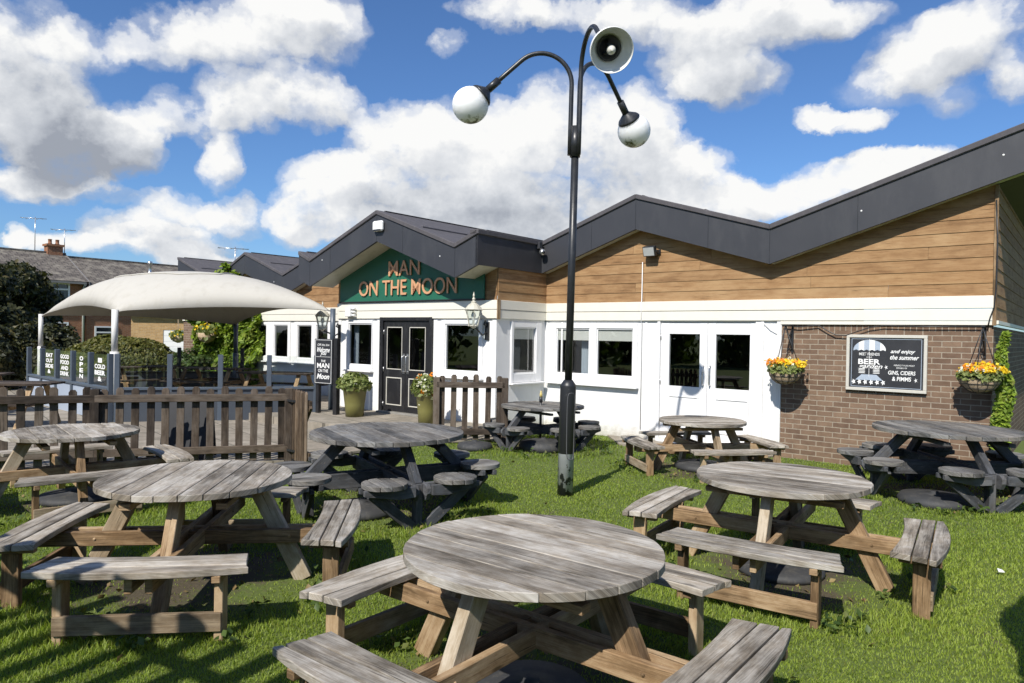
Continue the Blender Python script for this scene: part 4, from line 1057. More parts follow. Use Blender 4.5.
bw2 = Lw-.055+.07; cx = -.07+bw2/2; czz = (zb_+zt_)/2; bh2 = zt_-zb_
flat('chalk_border', [[(cx+x*bw2/2, czz+z*bh2/2) for x, z in P] for P in rectline(-.90, .90, -.96, .96, .035, .014)] + [[(cx-.8*bw2/2, czz+.20*bh2/2), (cx+.8*bw2/2, czz+.20*bh2/2), (cx+.8*bw2/2, czz+.212*bh2/2), (cx-.8*bw2/2, czz+.212*bh2/2)]], M['chalk'], t, TM, -.068)
for (body, y, w, h, sh, bo) in (('Off the line', .74, 1.3, .10, .2, 0), ('Welcome', .52, 1.4, .22, .5, .015), ('you', .32, .7, .18, .4, .01), ('THE', .02, .5, .10, 0, .01), ('MAN', -.18, 1.35, .22, 0, .02), ('ON THE', -.41, 1.1, .14, 0, .01), ('Moon', -.66, 1.4, .24, .3, .02)):
    letters('chalk_words', body, w*bw2/2, h*bh2/2, board_at(cx, -.0665, czz+y*bh2/2, TM), M['chalk'], t, 0, sh, bo)
def planter(u, vb, r, h, label, petals):
    p = ground(u, vb, .18); t = thing('planter', label, 'planter', (p.x, p.y, .1), 'olive pots either side of the black doors')
    mb = MB(); mb.lathe([(0, 0), (r*.72, 0), (r*.80, h*.4), (r*.97, h*.93), (r*1.05, h*.94), (r*1.05, h), (r*.93, h), (r*.9, h*.93), (0, h*.93)], 30, (p.x, p.y, .18)); mb.build('pot', M['pot'], t)
    P, d = shell(900, (p.x, p.y, .18+h), (r*1.25, r*1.25, .24), int(u), zmin=.18+h*.86); leaves('foliage', P, d, .06, M['plant_leaf'], t)
    if petals:
        for mat, n in (('orange', 14), ('cream_petal', 40)):
            P, d = shell(n, (p.x, p.y, .20+h), (r*1.25, r*1.25, .27), int(u)+n, zmin=.1+h*.8)
            P = np.repeat(P, 5, axis=0)+np.random.normal(0, .02, (len(P)*5, 3)); leaves('flowers', P, np.repeat(d, 5, axis=0), .05, M[mat], t, 1.1)
planter(354.5, 416.5, .235, .58, 'olive glazed pot with a leafy plant left of the black doors', False)
planter(426.5, 425, .20, .62, 'olive glazed pot with white and orange flowers right of the black doors', True)
# ------------------------------------------------------------------ picket fences and the open gate
def picket_fence(name, A, B, posts, label, cat='fence', group=None, z0=0.0, hp=1.03, gap=.172, pw=.09, rails=(.22, .90), post_h=1.02, facing=1, mat='fence_wood'):
    A = Vector((A[0], A[1], z0)); B = Vector((B[0], B[1], z0)); d = (B-A); L = d.length; d.normalize(); nn = Vector((d.y, -d.x, 0))*facing
    t = thing(name, label, cat, A, group)
    for q in posts:
        p = A + d*(L*q); mb = MB(); mb.bar(p-Vector((0, 0, .05)), p+Vector((0, 0, post_h)), .105, .105, nn); mb.build('post', M[mat], t, .008)
    for z in rails: mb = MB(); mb.bar(A+Vector((0, 0, z))+nn*.03, B+Vector((0, 0, z))+nn*.03, .045, .095); mb.build('rail', M[mat], t, .005)
    mb = MB(); n = int(L/gap)
    for k in range(n):
        x = (k+.5)*L/n
        if any(abs(x-q*L) < .085 for q in posts): continue
        p = A + d*x - nn*.012 + d*random.uniform(-.008, .008); h = hp+random.uniform(-.02, .02); w = pw
        lean = d*random.uniform(-.012, .012)
        P = [p-d*w/2+Vector((0, 0, .06)), p+d*w/2+Vector((0, 0, .06)), p+d*w/2+lean+Vector((0, 0, h-.03)), p+d*w*.28+lean+Vector((0, 0, h)), p-d*w*.28+lean+Vector((0, 0, h)), p-d*w/2+lean+Vector((0, 0, h-.03))]
        mb.prism(P, -nn*.02, (0, 0, 1))
    mb.build('pickets', M[mat], t, .003)
    return t
gp = ground(288, 464); FA = Vector((-5.18, 8.85, 0))
picket_fence('picket_fence', (FA.x, FA.y), (gp.x, gp.y), [1], 'dark picket fence section between the middle post and the gate post, left of the lawn', group='dark picket fences')
fd = Vector((-6.9, 8.15, 0))-FA
picket_fence('picket_fence', (FA.x+fd.x*2.6, FA.y+fd.y*2.6), (FA.x, FA.y), [0, .5, 1], 'dark picket fence section running out of the left edge behind the tables', group='dark picket fences')
picket_fence('picket_fence', (-1.21, 11.55), (-.10, 11.62), [0, 1], 'short dark picket fence before the white porch wall', group='dark picket fences', hp=1.12, rails=(.2, .96), post_h=1.08)
# gate, swung open towards the lawn
t = thing('garden_gate', 'narrow picket gate standing open beside its post', 'gate', gp)
G0 = Vector((gp.x+.07, gp.y-.02, 0)); G1 = Vector((-2.55, 8.95, 0)); d = (G1-G0).normalized(); nn = Vector((d.y, -d.x, 0)); Lg = (G1-G0).length
mb = MB()
for z in (.20, .86): mb.bar(G0+Vector((0, 0, z))-nn*.03, G1+Vector((0, 0, z))-nn*.03, .04, .09)
mb.bar(G0+Vector((0, 0, .22))-nn*.03, G1+Vector((0, 0, .84))-nn*.03, .036, .08); mb.build('gate_frame', M['gate_wood'], t, .004)
mb = MB()
for k in range(6):
    p = G0+d*(.06+k*(Lg-.1)/5.2); h = 1.02
    P = [p-d*.04+Vector((0, 0, .08)), p+d*.04+Vector((0, 0, .08)), p+d*.04+Vector((0, 0, h-.03)), p+Vector((0, 0, h)), p-d*.04+Vector((0, 0, h-.03))]
    mb.prism(P, nn*.02, (0, 0, 1))
mb.build('pickets', M['gate_wood'], t, .003)
for z in (.20, .86): mb = MB(); mb.bar(gp+Vector((.0, -.06, z)), G0+d*.35+Vector((0, 0, z))-nn*.055, .006, .03); mb.build('hinge', M['black_metal'], t)
# tall palings out of view at the left, whose shadow stripes the grass
picket_fence('picket_fence', (-5.4, 3.41), (-1.98, 1.21), [0, .33, .66, 1], 'tall slatted fence outside the left edge, throwing striped shadows on the grass', group='dark picket fences', hp=2.6, gap=.25, pw=.135, rails=(.9, 2.3), post_h=2.55)
# dark A-board leaning behind the pickets
p = ground(203, 455); t = thing('pavement_board', 'plain black board standing behind the pickets of the long fence', 'board', (-4.35, 9.75, .06))
mb = MB()
for s in (-1, 1):
    mb.bar((-4.36, 9.62+s*.17, .06), (-4.36, 9.62+s*.02, .93), .62, .03, (0, 1, .15))
mb.build('board', M['chalkboard'], t, .004)
# ------------------------------------------------------------------ glazed screen round the terrace
def screen(A, B, n, label, h=1.31, solid=.64, words=None, dark=False, z0=.05):
    A = Vector((A[0], A[1], 0)); B = Vector((B[0], B[1], 0)); d = B-A; L = d.length; d.normalize(); y = Vector((-d.y, d.x, 0))
    T = Matrix(((d.x, y.x, 0, A.x), (d.y, y.y, 0, A.y), (0, 0, 1, 0), (0, 0, 0, 1)))
    t = thing('glass_screen', label, 'screen fence', A, 'glazed screens round the terrace'); pm = M['black_metal'] if dark else M['grey_metal']
    for k in range(n+1):
        x = L*k/n; mb = MB(T); mb.box((x-.045, -.045, 0), (x+.045, .045, h)); mb.build('post', pm, t, .006)
    mb = MB(T); mb.box((.045, -.012, z0), (L-.045, .012, solid)); mb.build('solid_panel', M['panel_dark'] if dark or words is None else M['panel_grey'], t)
    mb = MB(T); mb.box((.02, -.05, solid), (L-.02, .05, solid+.05)); mb.build('rail', pm, t, .005)
    mb = MB(T)
    for k in range(n):
        x0, x1 = L*k/n+.05, L*(k+1)/n-.05; mb.face([(x0, 0, solid+.05), (x1, 0, solid+.05), (x1, 0, h-.02), (x0, 0, h-.02)], [(0, 0)]*4, (0, 0))
    mb.build('pane', M['clear_glass'], t)
    if words:
        for k, rows in words:
            x = L*(k+.5)/n; zz = h-.08; hh = (h-solid-.2)/len(rows)
            for body in rows:
                letters('painted_words', body, min(.56, .13*len(body)+.08), hh*.74, board_at(x, -.008, zz-hh*.5, T), M['chalk'], t, 0, 0, .04); zz -= hh
    return t
C0 = depth(29, 376, 16.6); C1 = depth(110, 391, 13.1)
screen((C0.x, C0.y), (C1.x, C1.y), 5, 'pale blue-grey glazed screen with white lettering on its panes at the left of the terrace', words=[(1, ['EAT', 'OUT', 'SIDE', '&']), (2, ['GOOD', 'FOOD', 'AND', 'DRINK']), (3, ['O', 'P', 'E', 'N']), (4, ['1', 'COLD', 'BEER', '&'])])
screen((C1.x+.12, C1.y+.02), (s_l.x-.10, s_l.y+.15), 4, 'dark panelled glazed screen along the front of the terrace, ending at the chalk menu sign')
screen((-11.6, 17.6), (-7.2, 19.0), 3, 'black framed glazed screen at the back of the terrace before the clipped hedge', dark=True)
# ------------------------------------------------------------------ canopy
KF, KR, KB, KL = depth(115, 312, 14.4), depth(333, 311, 14.7), depth(236, 325, 18.6), depth(41, 316, 18.4)
t = thing('canopy', 'large off-white stretched fabric canopy on white poles over the terrace', 'canopy', (KF.x, KF.y, 0))
for k, p in enumerate((KF, KR, KB, KL)):
    mb = MB(); mb.tube([(p.x, p.y, 0), (p.x, p.y, p.z*.62)], .085 if k == 0 else .07, 14); mb.tube([(p.x, p.y, p.z*.62), (p.x, p.y, p.z+.05)], .062 if k == 0 else .055, 14)
    mb.build('pole', M['white_pole'] if k in (0, 3) else M['grey_metal'], t)
n = 36; V = []; Fc = []
ctr = (KF+KR+KB+KL)/4; pk = depth(182, 272.5, ctr.y)
for j in range(n+1):
    for i in range(n+1):
        s, q = i/n, j/n
        # hems curve in and rise between the corners
        P = KF.lerp(KR, s).lerp(KL.lerp(KB, s), q)
        a, b = 4*s*(1-s), 4*q*(1-q)
        dome = (a*b)**.56
        P = P + (ctr-P)*(.04*a*(1-b)+.05*b*(1-a))
        P.z += (pk.z-ctr.z)*dome + .10*a*(1-b) + .20*b*(1-a)
        P.z -= .0
        ridge = max(0, 1-abs(s-q)*5)+max(0, 1-abs(s+q-1)*5)
        P.z += .04*min(1, ridge)*(1-dome)*min(1, 6*min(max(a, b), 1))*.6
        V.append(P)
for j in range(n):
    for i in range(n): k = j*(n+1)+i; Fc.append((k, k+1, k+n+2, k+n+1))
me = bpy.data.meshes.new('fabric'); me.from_pydata([tuple(p) for p in V], [], Fc); me.uv_layers.new(name='UVMap'); me.uv_layers.new(name='Tone'); me.polygons.foreach_set('use_smooth', [True]*len(Fc)); me.materials.append(M['fabric'])
fb = link('fabric', me, t); so_ = fb.modifiers.new('thickness', 'SOLIDIFY'); so_.thickness = .02
mb = MB(); ring = []
for k in range(41):
    th = 2*PI*k/40; s, q = .5+.27*math.cos(th), .5+.27*math.sin(th); i, j = int(s*n), int(q*n); ring.append(V[j*(n+1)+i]+Vector((0, 0, .012)))
mb.tube(ring, .018, 6, caps=False); mb.build('seam', M['fabric'], t)
# ------------------------------------------------------------------ houses beyond the garden, lined up with the pub
HM = lambda p: Matrix(((NN.x, -NN.y, 0, p[0]), (NN.y, NN.x, 0, p[1]), (0, 0, 1, 0), (0, 0, 0, 1)))   # x along the row, y away from its front
m_, nt_, b_, _o = newmat('lichened_roof_tiles'); n_ = N(nt_)
uv_ = n_('ShaderNodeUVMap', uv_map='UVMap').outputs[0]
bt_ = n_('ShaderNodeTexBrick', {'Vector': uv_, 'Color1': (.085, .072, .062, 1), 'Color2': (.135, .115, .098, 1), 'Mortar': (.03, .027, .025, 1), 'Scale': 1.0, 'Mortar Size': .02, 'Brick Width': .33, 'Row Height': .28})
lich = n_.ramp(n_.noise(uv_, 1.6, 8, .75), [(.48, 0.0), (.62, 1.0)])
setp(nt_, b_, Base_Color=n_.mix(n_.math('MULTIPLY', lich, .75), bt_.outputs[0], (.26, .235, .19)), Roughness=.9, Normal=n_.bump(bt_.outputs[1], -.6, .02)); M['tiles'] = m_
def house(name, label, at, x0, x1, dep, ze, zr, wallmat, wins, chimney=None, hip=False, group=None):
    T = HM(at); t = thing(name, label, 'house', T @ Vector(((x0+x1)/2, dep/2, 0)), group)
    mb = MB(T); cells(mb, x0, x1, 0, ze, 0, [(w[0], w[1], w[2], w[3]) for w in wins], put=lambda x, y: (x, 0, y))
    for x, sgn in ((x0, 1), (x1, -1)):
        P = [(x, 0, 0), (x, dep, 0), (x, dep, ze), (x, dep/2, zr), (x, 0, ze)]; mb.face(P if sgn < 0 else P[::-1], [(p[1], p[2]) for p in (P if sgn < 0 else P[::-1])], (.5, .5))
    mb.face([(x1, dep, 0), (x0, dep, 0), (x0, dep, ze), (x1, dep, ze)], [(0, 0), (x1-x0, 0), (x1-x0, ze), (0, ze)], (.5, .5)); mb.build('wall', M[wallmat], t)
    mb = MB(T); o = .35; sl = math.hypot(dep/2+o, zr-ze)
    for s in (0, 1):
        ye = -o if s == 0 else dep+o; yr = dep/2; zE = ze-(zr-ze)*o/(dep/2)
        q = [(x0-.2, ye, zE), (x1+.2, ye, zE), (x1+.2, yr, zr), (x0-.2, yr, zr)]; u = [(x0, 0), (x1, 0), (x1, sl), (x0, sl)]
        q2 = [(p[0], p[1], p[2]+.1) for p in q]
        if s == 0: mb.face(q2, u, (.5, .5)); mb.face(q[::-1], u[::-1], (.5, .5))
        else: mb.face(q2[::-1], u[::-1], (.5, .5)); mb.face(q, u, (.5, .5))
    rf = mb.build('roof', M['tiles'], t)
    mb = MB(T); zE = ze-(zr-ze)*.35/(dep/2)
    for x in (x0-.21, x1+.15):
        mb.prism([(x, -.35, zE-.1), (x, dep/2, zr-.1), (x, dep+.35, zE-.1), (x, dep+.35, zE+.12), (x, dep/2, zr+.12), (x, -.35, zE+.12)], (.06, 0, 0), (0, 1, 0))
    mb.box((x0, -.43, zE-.05), (x1, -.33, zE+.07)); mb.build('gutter', M['gutter_grey'], t)
    mb = MB(T); mb.bar((x0-.2, dep/2, zr+.1), (x1+.2, dep/2, zr+.1), .26, .12); mb.build('ridge_tiles', M['tiles'], rf)
    for w in wins:
        a0, a1, z0, z1 = w[:4]; mb = MB(T); f = .09
        for (xa, xb, ya, yb) in ((a0, a0+f, z0, z1), (a1-f, a1, z0, z1), (a0+f, a1-f, z0, z0+f), (a0+f, a1-f, z1-f, z1), (a0+f, a1-f, z0+(z1-z0)*.62, z0+(z1-z0)*.62+f)): mb.box((xa, -.05, ya), (xb, .08, yb))
        fr = mb.build('window', M['upvc'], t); mb = MB(T); mb.face([(a0, .05, z0), (a1, .05, z0), (a1, .05, z1), (a0, .05, z1)], [(0, 0)]*4, (0, 0)); mb.build('pane', M['dark_pane'], fr)
    for cx in (chimney or []):
        mb = MB(T); b = (cx-.42, dep/2-.3, zr-.4); mb.box(b, (cx+.42, dep/2+.3, zr+.50)); mb.box((cx-.5, dep/2-.37, zr+.50), (cx+.5, dep/2+.37, zr+.62)); ch = mb.build('chimney', M['red_brick'], rf)
        for k in (-.2, .2):
            mb = MB(T); mb.lathe([(.12, 0), (.14, .03), (.10, .08), (.10, .28), (.13, .3), (.08, .32), (.07, .1), (0, .1)], 12, (cx+k, dep/2, zr+.62)); mb.build('chimney_pot', M['red_brick'], ch)
    return t, T
M['gutter_grey'] = paint('grey_gutter', (.20, .19, .18), .6, .15, 6)
M['dark_pane'] = paint('dark_window_glass', (.03, .035, .04), .05, .1, 2, bump=0, spec=.8)
E1 = depth(84, 281, 42.0); ze1 = E1.z
h1, T1 = house('brick_house', 'two storey red brick house with a chimney on its lichened roof, behind the dark tree', (E1.x, E1.y), -16, 0, 7.2, ze1, ze1+1.72, 'red_brick', [(-2.2, -.75, ze1-1.3, ze1-.18), (-7, -5, ze1-1.4, ze1-.2), (-2.2, -.8, .9, 2.1)], [-.45])
mb = MB(T1); mb.tube([(-.05, -.08, 0), (-.05, -.08, ze1-.5), (-.05, -.36, ze1-.2)], .06, 8); mb.tube([(-.05, -.08, ze1-.6), (.6, -.05, ze1-.35)], .045, 8); mb.build('drainpipe', M['white_pole'], h1)
h2, T2 = house('brick_house', 'terraced brick house with a lower lichened roof right of the chimney', (E1.x, E1.y), .12, 17, 7.0, ze1-.15, ze1+1.55, 'red_brick', [(1.0, 2.6, ze1-1.35, ze1-.4), (6, 7.6, ze1-1.35, ze1-.4), (.6, 1.9, .8, 1.9)])
# roof vent
mb = MB(T2); mb.lathe([(.22, 0), (.1, .1), (.09, .7), (.16, .75), (.16, .9), (0, .95)], 12, (4.6, 1.9, ze1+.75)); mb.build('roof_vent', M['steel'], h2)
def aerial(p, h, label, n=5):
    t = thing('television_aerial', label, 'aerial', p); p = Vector(p); mb = MB(); mb.tube([p, p+Vector((0, 0, h))], .025, 6); mb.build('mast', M['steel'], t)
    mb = MB(); d = Vector((.9, .35, .0)).normalized(); e = Vector((-d.y, d.x, 0)); c = p+Vector((0, 0, h-.08)); mb.tube([c-d*.75, c+d*.6], .018, 5)
    for k in range(n): q = c-d*(.7-k*1.3/n); mb.tube([q-e*.28-Vector((0, 0, .1*(k % 2))), q+e*.28], .014, 5)
    mb.build('array', M['steel'], t)
aerial(T1 @ Vector((-1.45, 3.6, ze1+1.9)), 2.0, 'tall thin television aerial left of the brick chimney'); aerial(T1 @ Vector((.15, 3.6, ze1+1.8)), 1.6, 'television aerial right behind the brick chimney')
aerial(depth(235, 262, 33)-Vector((0, 0, .6)), 1.3, 'small television aerial above the far pub roof')
# tan brick garage block in front of the houses
Gp = depth(131, 330, 36.0); TG = Matrix(((.97, -.243, 0, Gp.x), (.243, .97, 0, Gp.y), (0, 0, 1, 0), (0, 0, 0, 1))); t = thing('garage_block', 'low tan brick garage block with a white roof edge and white door behind the canopy', 'garage', TG @ Vector((3, 1, 0)))
w_ = 3.3
mb = MB(TG); cells(mb, 0, w_, 0, 2.55, 0, [(1.5, 3.1, 0, 1.75)], put=lambda x, y: (x, 0, y)); mb.face([(0, 4, 0), (0, 0, 0), (0, 0, 2.55), (0, 4, 2.55)], [(0, 0), (4, 0), (4, 2.55), (0, 2.55)], (0, 0)); mb.face([(w_, 0, 0), (w_, 4, 0), (w_, 4, 2.55), (w_, 0, 2.55)], [(0, 0), (4, 0), (4, 2.55), (0, 2.55)], (0, 0)); mb.build('wall', M['tan_brick'], t)
mb = MB(TG); mb.box((-.2, -.35, 2.55), (w_+.2, 4, 2.78)); mb.build('roof', M['white'], t)
mb = MB(TG); mb.box((1.5, .03, 0), (3.1, .08, 1.75)); 
for k in range(6): mb.box((1.53, .015, .05+k*.28), (3.07, .03, .30+k*.28))
mb.build('door', M['upvc'], t)
# two small flower baskets seen far off
for (u, v, lab) in ((178, 336, 'far small basket of yellow flowers before the white garage door'), (207, 333, 'far small basket of yellow flowers on the brick end of the pub')):
    p = depth(u, v, 21.0 if u > 200 else 30); t = thing('flower_basket', lab, 'hanging basket', p, 'small far flower baskets')
    P, d = shell(160, p, (.35, .35, .22), int(u)); leaves('foliage', P, d, .10, M['plant_leaf'], t); P, d = shell(120, (p.x, p.y, p.z+.06), (.38, .38, .22), int(u)+2); leaves('flowers', P[::3], d[::3], .08, M['yellow'], t, 1.1)
    mb = MB(); mb.lathe([(0, -.3), (.2, -.22), (.3, 0), (0, 0)], 14, p); mb.tube([p, p+Vector((0, .0, .7))], .012, 5); mb.build('liner', M['coir'], t)
# ------------------------------------------------------------------ trees and shrubs
def tree(name, label, base_, trunk_h, crown, mat, seed, n, size, group=None, lumps=9):
    x, y = base_; t = thing(name, label, 'tree', (x, y, 0), group); rng = random.Random(seed); mb = MB()
    mb.tube([(x, y, -.1), (x+.05, y, trunk_h*.5), (x, y+.05, trunk_h), (x, y, trunk_h+crown[2]*.8)], [.20, .15, .12, .04], 10)
    cs = []
    cz = trunk_h+crown[2]*.55
    for k in range(lumps):
        th = rng.uniform(0, 6.28); q = rng.uniform(.25, .8); c = Vector((x+crown[0]*q*math.cos(th), y+crown[1]*q*math.sin(th), cz+crown[2]*rng.uniform(-.6, .75)))
        cs.append(c); s = Vector((x, y, trunk_h*rng.uniform(.6, 1.1))); mb.tube([s, s.lerp(c, .5)+Vector((0, 0, .12)), c], [.07, .045, .015], 7)
    mb.build('trunk', M['trunk'], t); Ps, ds = [], []
    for k, c in enumerate(cs):
        P, d = shell(n//lumps, c, (crown[0]*.52, crown[1]*.52, crown[2]*.46), seed*31+k, lump=.22, sc=3, thick=.5); Ps.append(P); ds.append(d)
    P = np.concatenate(Ps); d = np.concatenate(ds); k = P[:, 2] > .05; leaves('crown', P[k], d[k], size, mat, t); return t
c = depth(-6, 330, 27.5)
tree('tree', 'dense dark leaved tree at the left edge in front of the brick houses', (c.x, c.y), .9, (2.15, 2.0, 1.95), M['dark_leaf'], 5, 26000, .15, lumps=14)
c = depth(-45, 330, 24.0); tree('tree', 'second dark leaved tree partly outside the left edge', (c.x, c.y), 1.0, (2.0, 2.0, 1.7), M['dark_leaf'], 8, 14000, .13, lumps=10)
for k, (u, Y, rr, lab) in enumerate(((8, 22.0, (1.6, 1.0, 1.25), 'low dark bush under the dark tree at the left edge'), (-25, 19.5, (1.2, 1.0, 1.35), 'dark bush half outside the left edge behind the trestle tables'), (46, 24.5, (1.3, 1.0, 1.3), 'dark bush between the dark tree and the clipped hedge'))):
    c = depth(u, 330, Y); bush('bush', lab, 'bush', (c.x, c.y, .55), rr, 6000, .11, M['dark_leaf'], 40+k, 'dark bushes at the left')
c = depth(120, 330, 22.0); bush('clipped_hedge', 'big rounded clipped hedge with olive brown foliage behind the glazed screen', 'hedge', (c.x, c.y, .25), (1.92, 1.2, 1.38), 26000, .085, M['hedge_leaf'], 11, lump=.07, thick=.12)
c = depth(198, 330, 21.3); bush('bush', 'small round green shrub between the hedge and the ivy', 'bush', (c.x, c.y, .2), (.95, .8, .95), 7000, .075, M['shrub_leaf'], 13)
# ivy over the end of the left wing
t = thing('ivy', 'bright green ivy climbing over the end of the pub behind the canopy', 'climbing plant', PUB @ Vector((front(232, 340)[0], -.2, 0)))
rng = np.random.default_rng(3); L_ = []; D_ = []
ai0, ai1, zi = front(196, 340)[0], front(264, 340)[0], front(240, 258, -.5)[1]
while sum(len(x) for x in L_) < 14000:
    a = rng.uniform(ai0, ai1, 4000); z = rng.uniform(0, zi+.3, 4000); q = (a-ai0)/(ai1-ai0)
    topz = 2.35 + (zi-2.35)*np.exp(-((q-.66)/.20)**2) + .18*np.sin(a*5) + .12*np.sin(a*11+1)
    edge = .5-.42*np.clip((z-2.2)/1.6, 0, 1)+.06*np.sin(z*6); ok = (z < topz) & (np.abs(q-.52-.0*z) < edge)
    ok &= (np.sin(a*4+z*3)+np.sin(z*5-a*2.3)+rng.uniform(-1, 1, 4000)) > -1.6
    a, z = a[ok], z[ok]; th = .22+.14*np.sin(a*3.1+z*2.2)+.12*np.sin(a*7-z*5)+ np.where(z > 2.3, .25, 0)
    y = -th*rng.uniform(.35, 1, len(a)); L_.append(np.stack([a, y, z], 1)); D_.append(np.tile([0, -.8, .5], (len(a), 1)))
Mx = np.array(PUB); P = np.concatenate(L_) @ Mx[:3, :3].T + Mx[:3, 3]; d = np.concatenate(D_) @ Mx[:3, :3].T
leaves('foliage', P, d, .12, M['ivy_leaf'], t)
mb = MB(PUB)
for k in range(6): a = ai0+(ai1-ai0)*(.15+.13*k); mb.tube([(a, -.05, 0), (a+.15*math.sin(k), -.08, 1.0), (a+.2*math.cos(k*2), -.08, 2.1)], [.03, .022, .01], 6)
mb.build('stem', M['trunk'], t)
# thin climber at the right corner
t = thing('climbing_plant', 'narrow bright climbing plant at the brick corner beside the right flower basket', 'climbing plant', PUB @ Vector((a_c, -.1, 0)))
n = 1700; z = rng.uniform(.35, 1.92, n); w = np.interp(z, [.2, .5, 1.3, 1.7, 2.05], [.08, .09, .09, .04, .015])
g1 = front(1003, 400, -.06)[0]; a = g1 + w*rng.uniform(-1, 1, n) + .03*np.sin(z*7); y = -.08-.09*rng.uniform(0, 1, n)
P = np.stack([a, y, z], 1) @ Mx[:3, :3].T + Mx[:3, 3]; d = np.tile([0.1, -.8, .4], (n, 1)) @ Mx[:3, :3].T; leaves('foliage', P, d, .05, M['ivy_leaf'], t)
mb = MB(PUB); mb.tube([(g1, -.05, 0), (g1+.02, -.07, .8), (g1-.02, -.06, 1.9)], [.018, .014, .005], 6); mb.build('stem', M['trunk'], t)

bush('conifer', 'tall dark conifer added outside the right edge to cast the shadow on the lawn corner', 'shrub', (2.47, 2.36, 1.45), (.44, .44, 1.5), 11000, .06, M['dark_leaf'], 61, lump=.12)  # unseen plant, added and shaped only to cast the lawn corner's shadow
# the planting behind the viewpoint, seen only as dark reflections in the windows
Pt, dt = [], []
for k in range(26):
    th = PI*(.86+1.10*k/25); r_ = 34+5*math.sin(k*2.3); c_ = (r_*math.cos(th), r_*math.sin(th), 2.4)
    P, d = shell(2200, c_, (3.2, 3.0, 3.4+1.4*math.sin(k*1.7)), 300+k, lump=.25, thick=.5); Pt.append(P); dt.append(d)
P = np.concatenate(Pt); d = np.concatenate(dt); o = leaves('treeline', P, d, .5, M['shrub_leaf']); tag(o, 'far line of trees across the road behind the viewpoint', 'trees', kind='stuff')
# ------------------------------------------------------------------ ground
m_, nt_, b_, _o = newmat('lawn_soil_and_turf'); n_ = N(nt_)
P_ = n_('ShaderNodeTexCoord').outputs['Object']
big = n_.noise(P_, 1.1, 6, .6); fine = n_.noise(P_, 24, 6, .7)
turf = n_.mix(fine, (.055, .085, .014), (.13, .17, .03)); soil = n_.mix(fine, (.035, .025, .016), (.115, .085, .055))
_w = None
for (x, y, *_r) in bench_spots[:5]+stool_spots:
    _d = n_('ShaderNodeVectorMath', [P_, (x, y, 0)], operation='DISTANCE').outputs['Value']; _k = n_.math('MULTIPLY', n_.math('SUBTRACT', 1.0, n_.math('DIVIDE', _d, 1.1), clamp=True), .55)
    _w = _k if _w is None else n_.math('MAXIMUM', _w, _k)
big = n_.math('ADD', big, n_.math('MULTIPLY', _w, .6))
bare = n_.ramp(n_.math('ADD', big, n_.math('MULTIPLY', n_.math('SUBTRACT', fine, .5), .25)), [(.60, 0.0), (.70, 1.0)])
setp(nt_, b_, Base_Color=n_.mix(n_.math('MULTIPLY', bare, .92), turf, soil), Roughness=.95, Normal=n_.bump(fine, .8, .03)); M['turf'] = m_
mb = MB(); s = 900
mb.face([(-s, -s, 0), (s, -s, 0), (s, s, 0), (-s, s, 0)], [(0, 0)]*4, (.5, .5)); o = mb.build('lawn', M['turf']); tag(o, kind='structure')
m_, nt_, b_, _o = newmat('grey_buff_paving'); n_ = N(nt_)
P_ = n_('ShaderNodeTexCoord').outputs['Object']
bt_ = n_('ShaderNodeTexBrick', {'Vector': n_('ShaderNodeVectorRotate', {'Vector': P_, 'Angle': .88}, rotation_type='Z_AXIS').outputs[0], 'Color1': (.26, .225, .18, 1), 'Color2': (.33, .29, .235, 1), 'Mortar': (.10, .088, .07, 1), 'Scale': 1.0, 'Mortar Size': .012, 'Brick Width': .9, 'Row Height': .6})
nz_ = n_.noise(P_, 3, 8, .7)
setp(nt_, b_, Base_Color=n_.mix(n_.ramp(nz_, [(.35, .7), (.6, 0.0)]), bt_.outputs[0], (.13, .115, .085)), Roughness=.85, Normal=n_.bump(bt_.outputs[1], -.3, .01)); M['paving'] = m_
def pl(a, o): return tuple((PUB @ Vector((a, o, 0)))[:2])
pv = [(FA.x+fd.x*2.6, FA.y+fd.y*2.6), (FA.x, FA.y), (gp.x, gp.y-.0), (-1.25, 11.5), (-.05, 11.75), pl(a_pr, -PD+.5), pl(a_pl, .5), pl(a_left, .5), (-20, 25), (-20, 9)]
mb = MB(); mb.prism([(x, y, .02) for x, y in pv], (0, 0, .03)); o = mb.build('terrace_paving', M['paving']); tag(o, kind='structure')
rm = [pl(a_pl-2.4, -PD-1.5), pl(a_pl+.1, -PD-2.1), pl(PDR[1]+.5, -PD-1.9), pl(a_pr-.1, -PD-.7), pl(a_pr-.0, -PD+.1), pl(a_pl+.0, -PD+.1), pl(a_pl, -.05), pl(a_pl-2.4, -.05)]
mb = MB(); mb.prism([(x, y, .045) for x, y in rm], (0, 0, .14)); o = mb.build('porch_paving', M['paving']); tag(o, kind='structure')
mb = MB(); q = [pl(front(608, 437)[0], -.02), pl(DR[1]+.3, -.02), pl(DR[1]+.1, -.75), pl(DR[0]-.3, -.8)]; mb.prism([(x, y, -.02) for x, y in q], (0, 0, .05)); o = mb.build('door_path', M['paving']); tag(o, kind='structure')
def inside(px, py, poly):
    c = np.zeros(len(px), bool); j = len(poly)-1
    for i in range(len(poly)):
        xi, yi = poly[i]; xj, yj = poly[j]; c ^= ((yi > py) != (yj > py)) & (px < (xj-xi)*(py-yi)/(yj-yi+1e-12)+xi); j = i
    return c
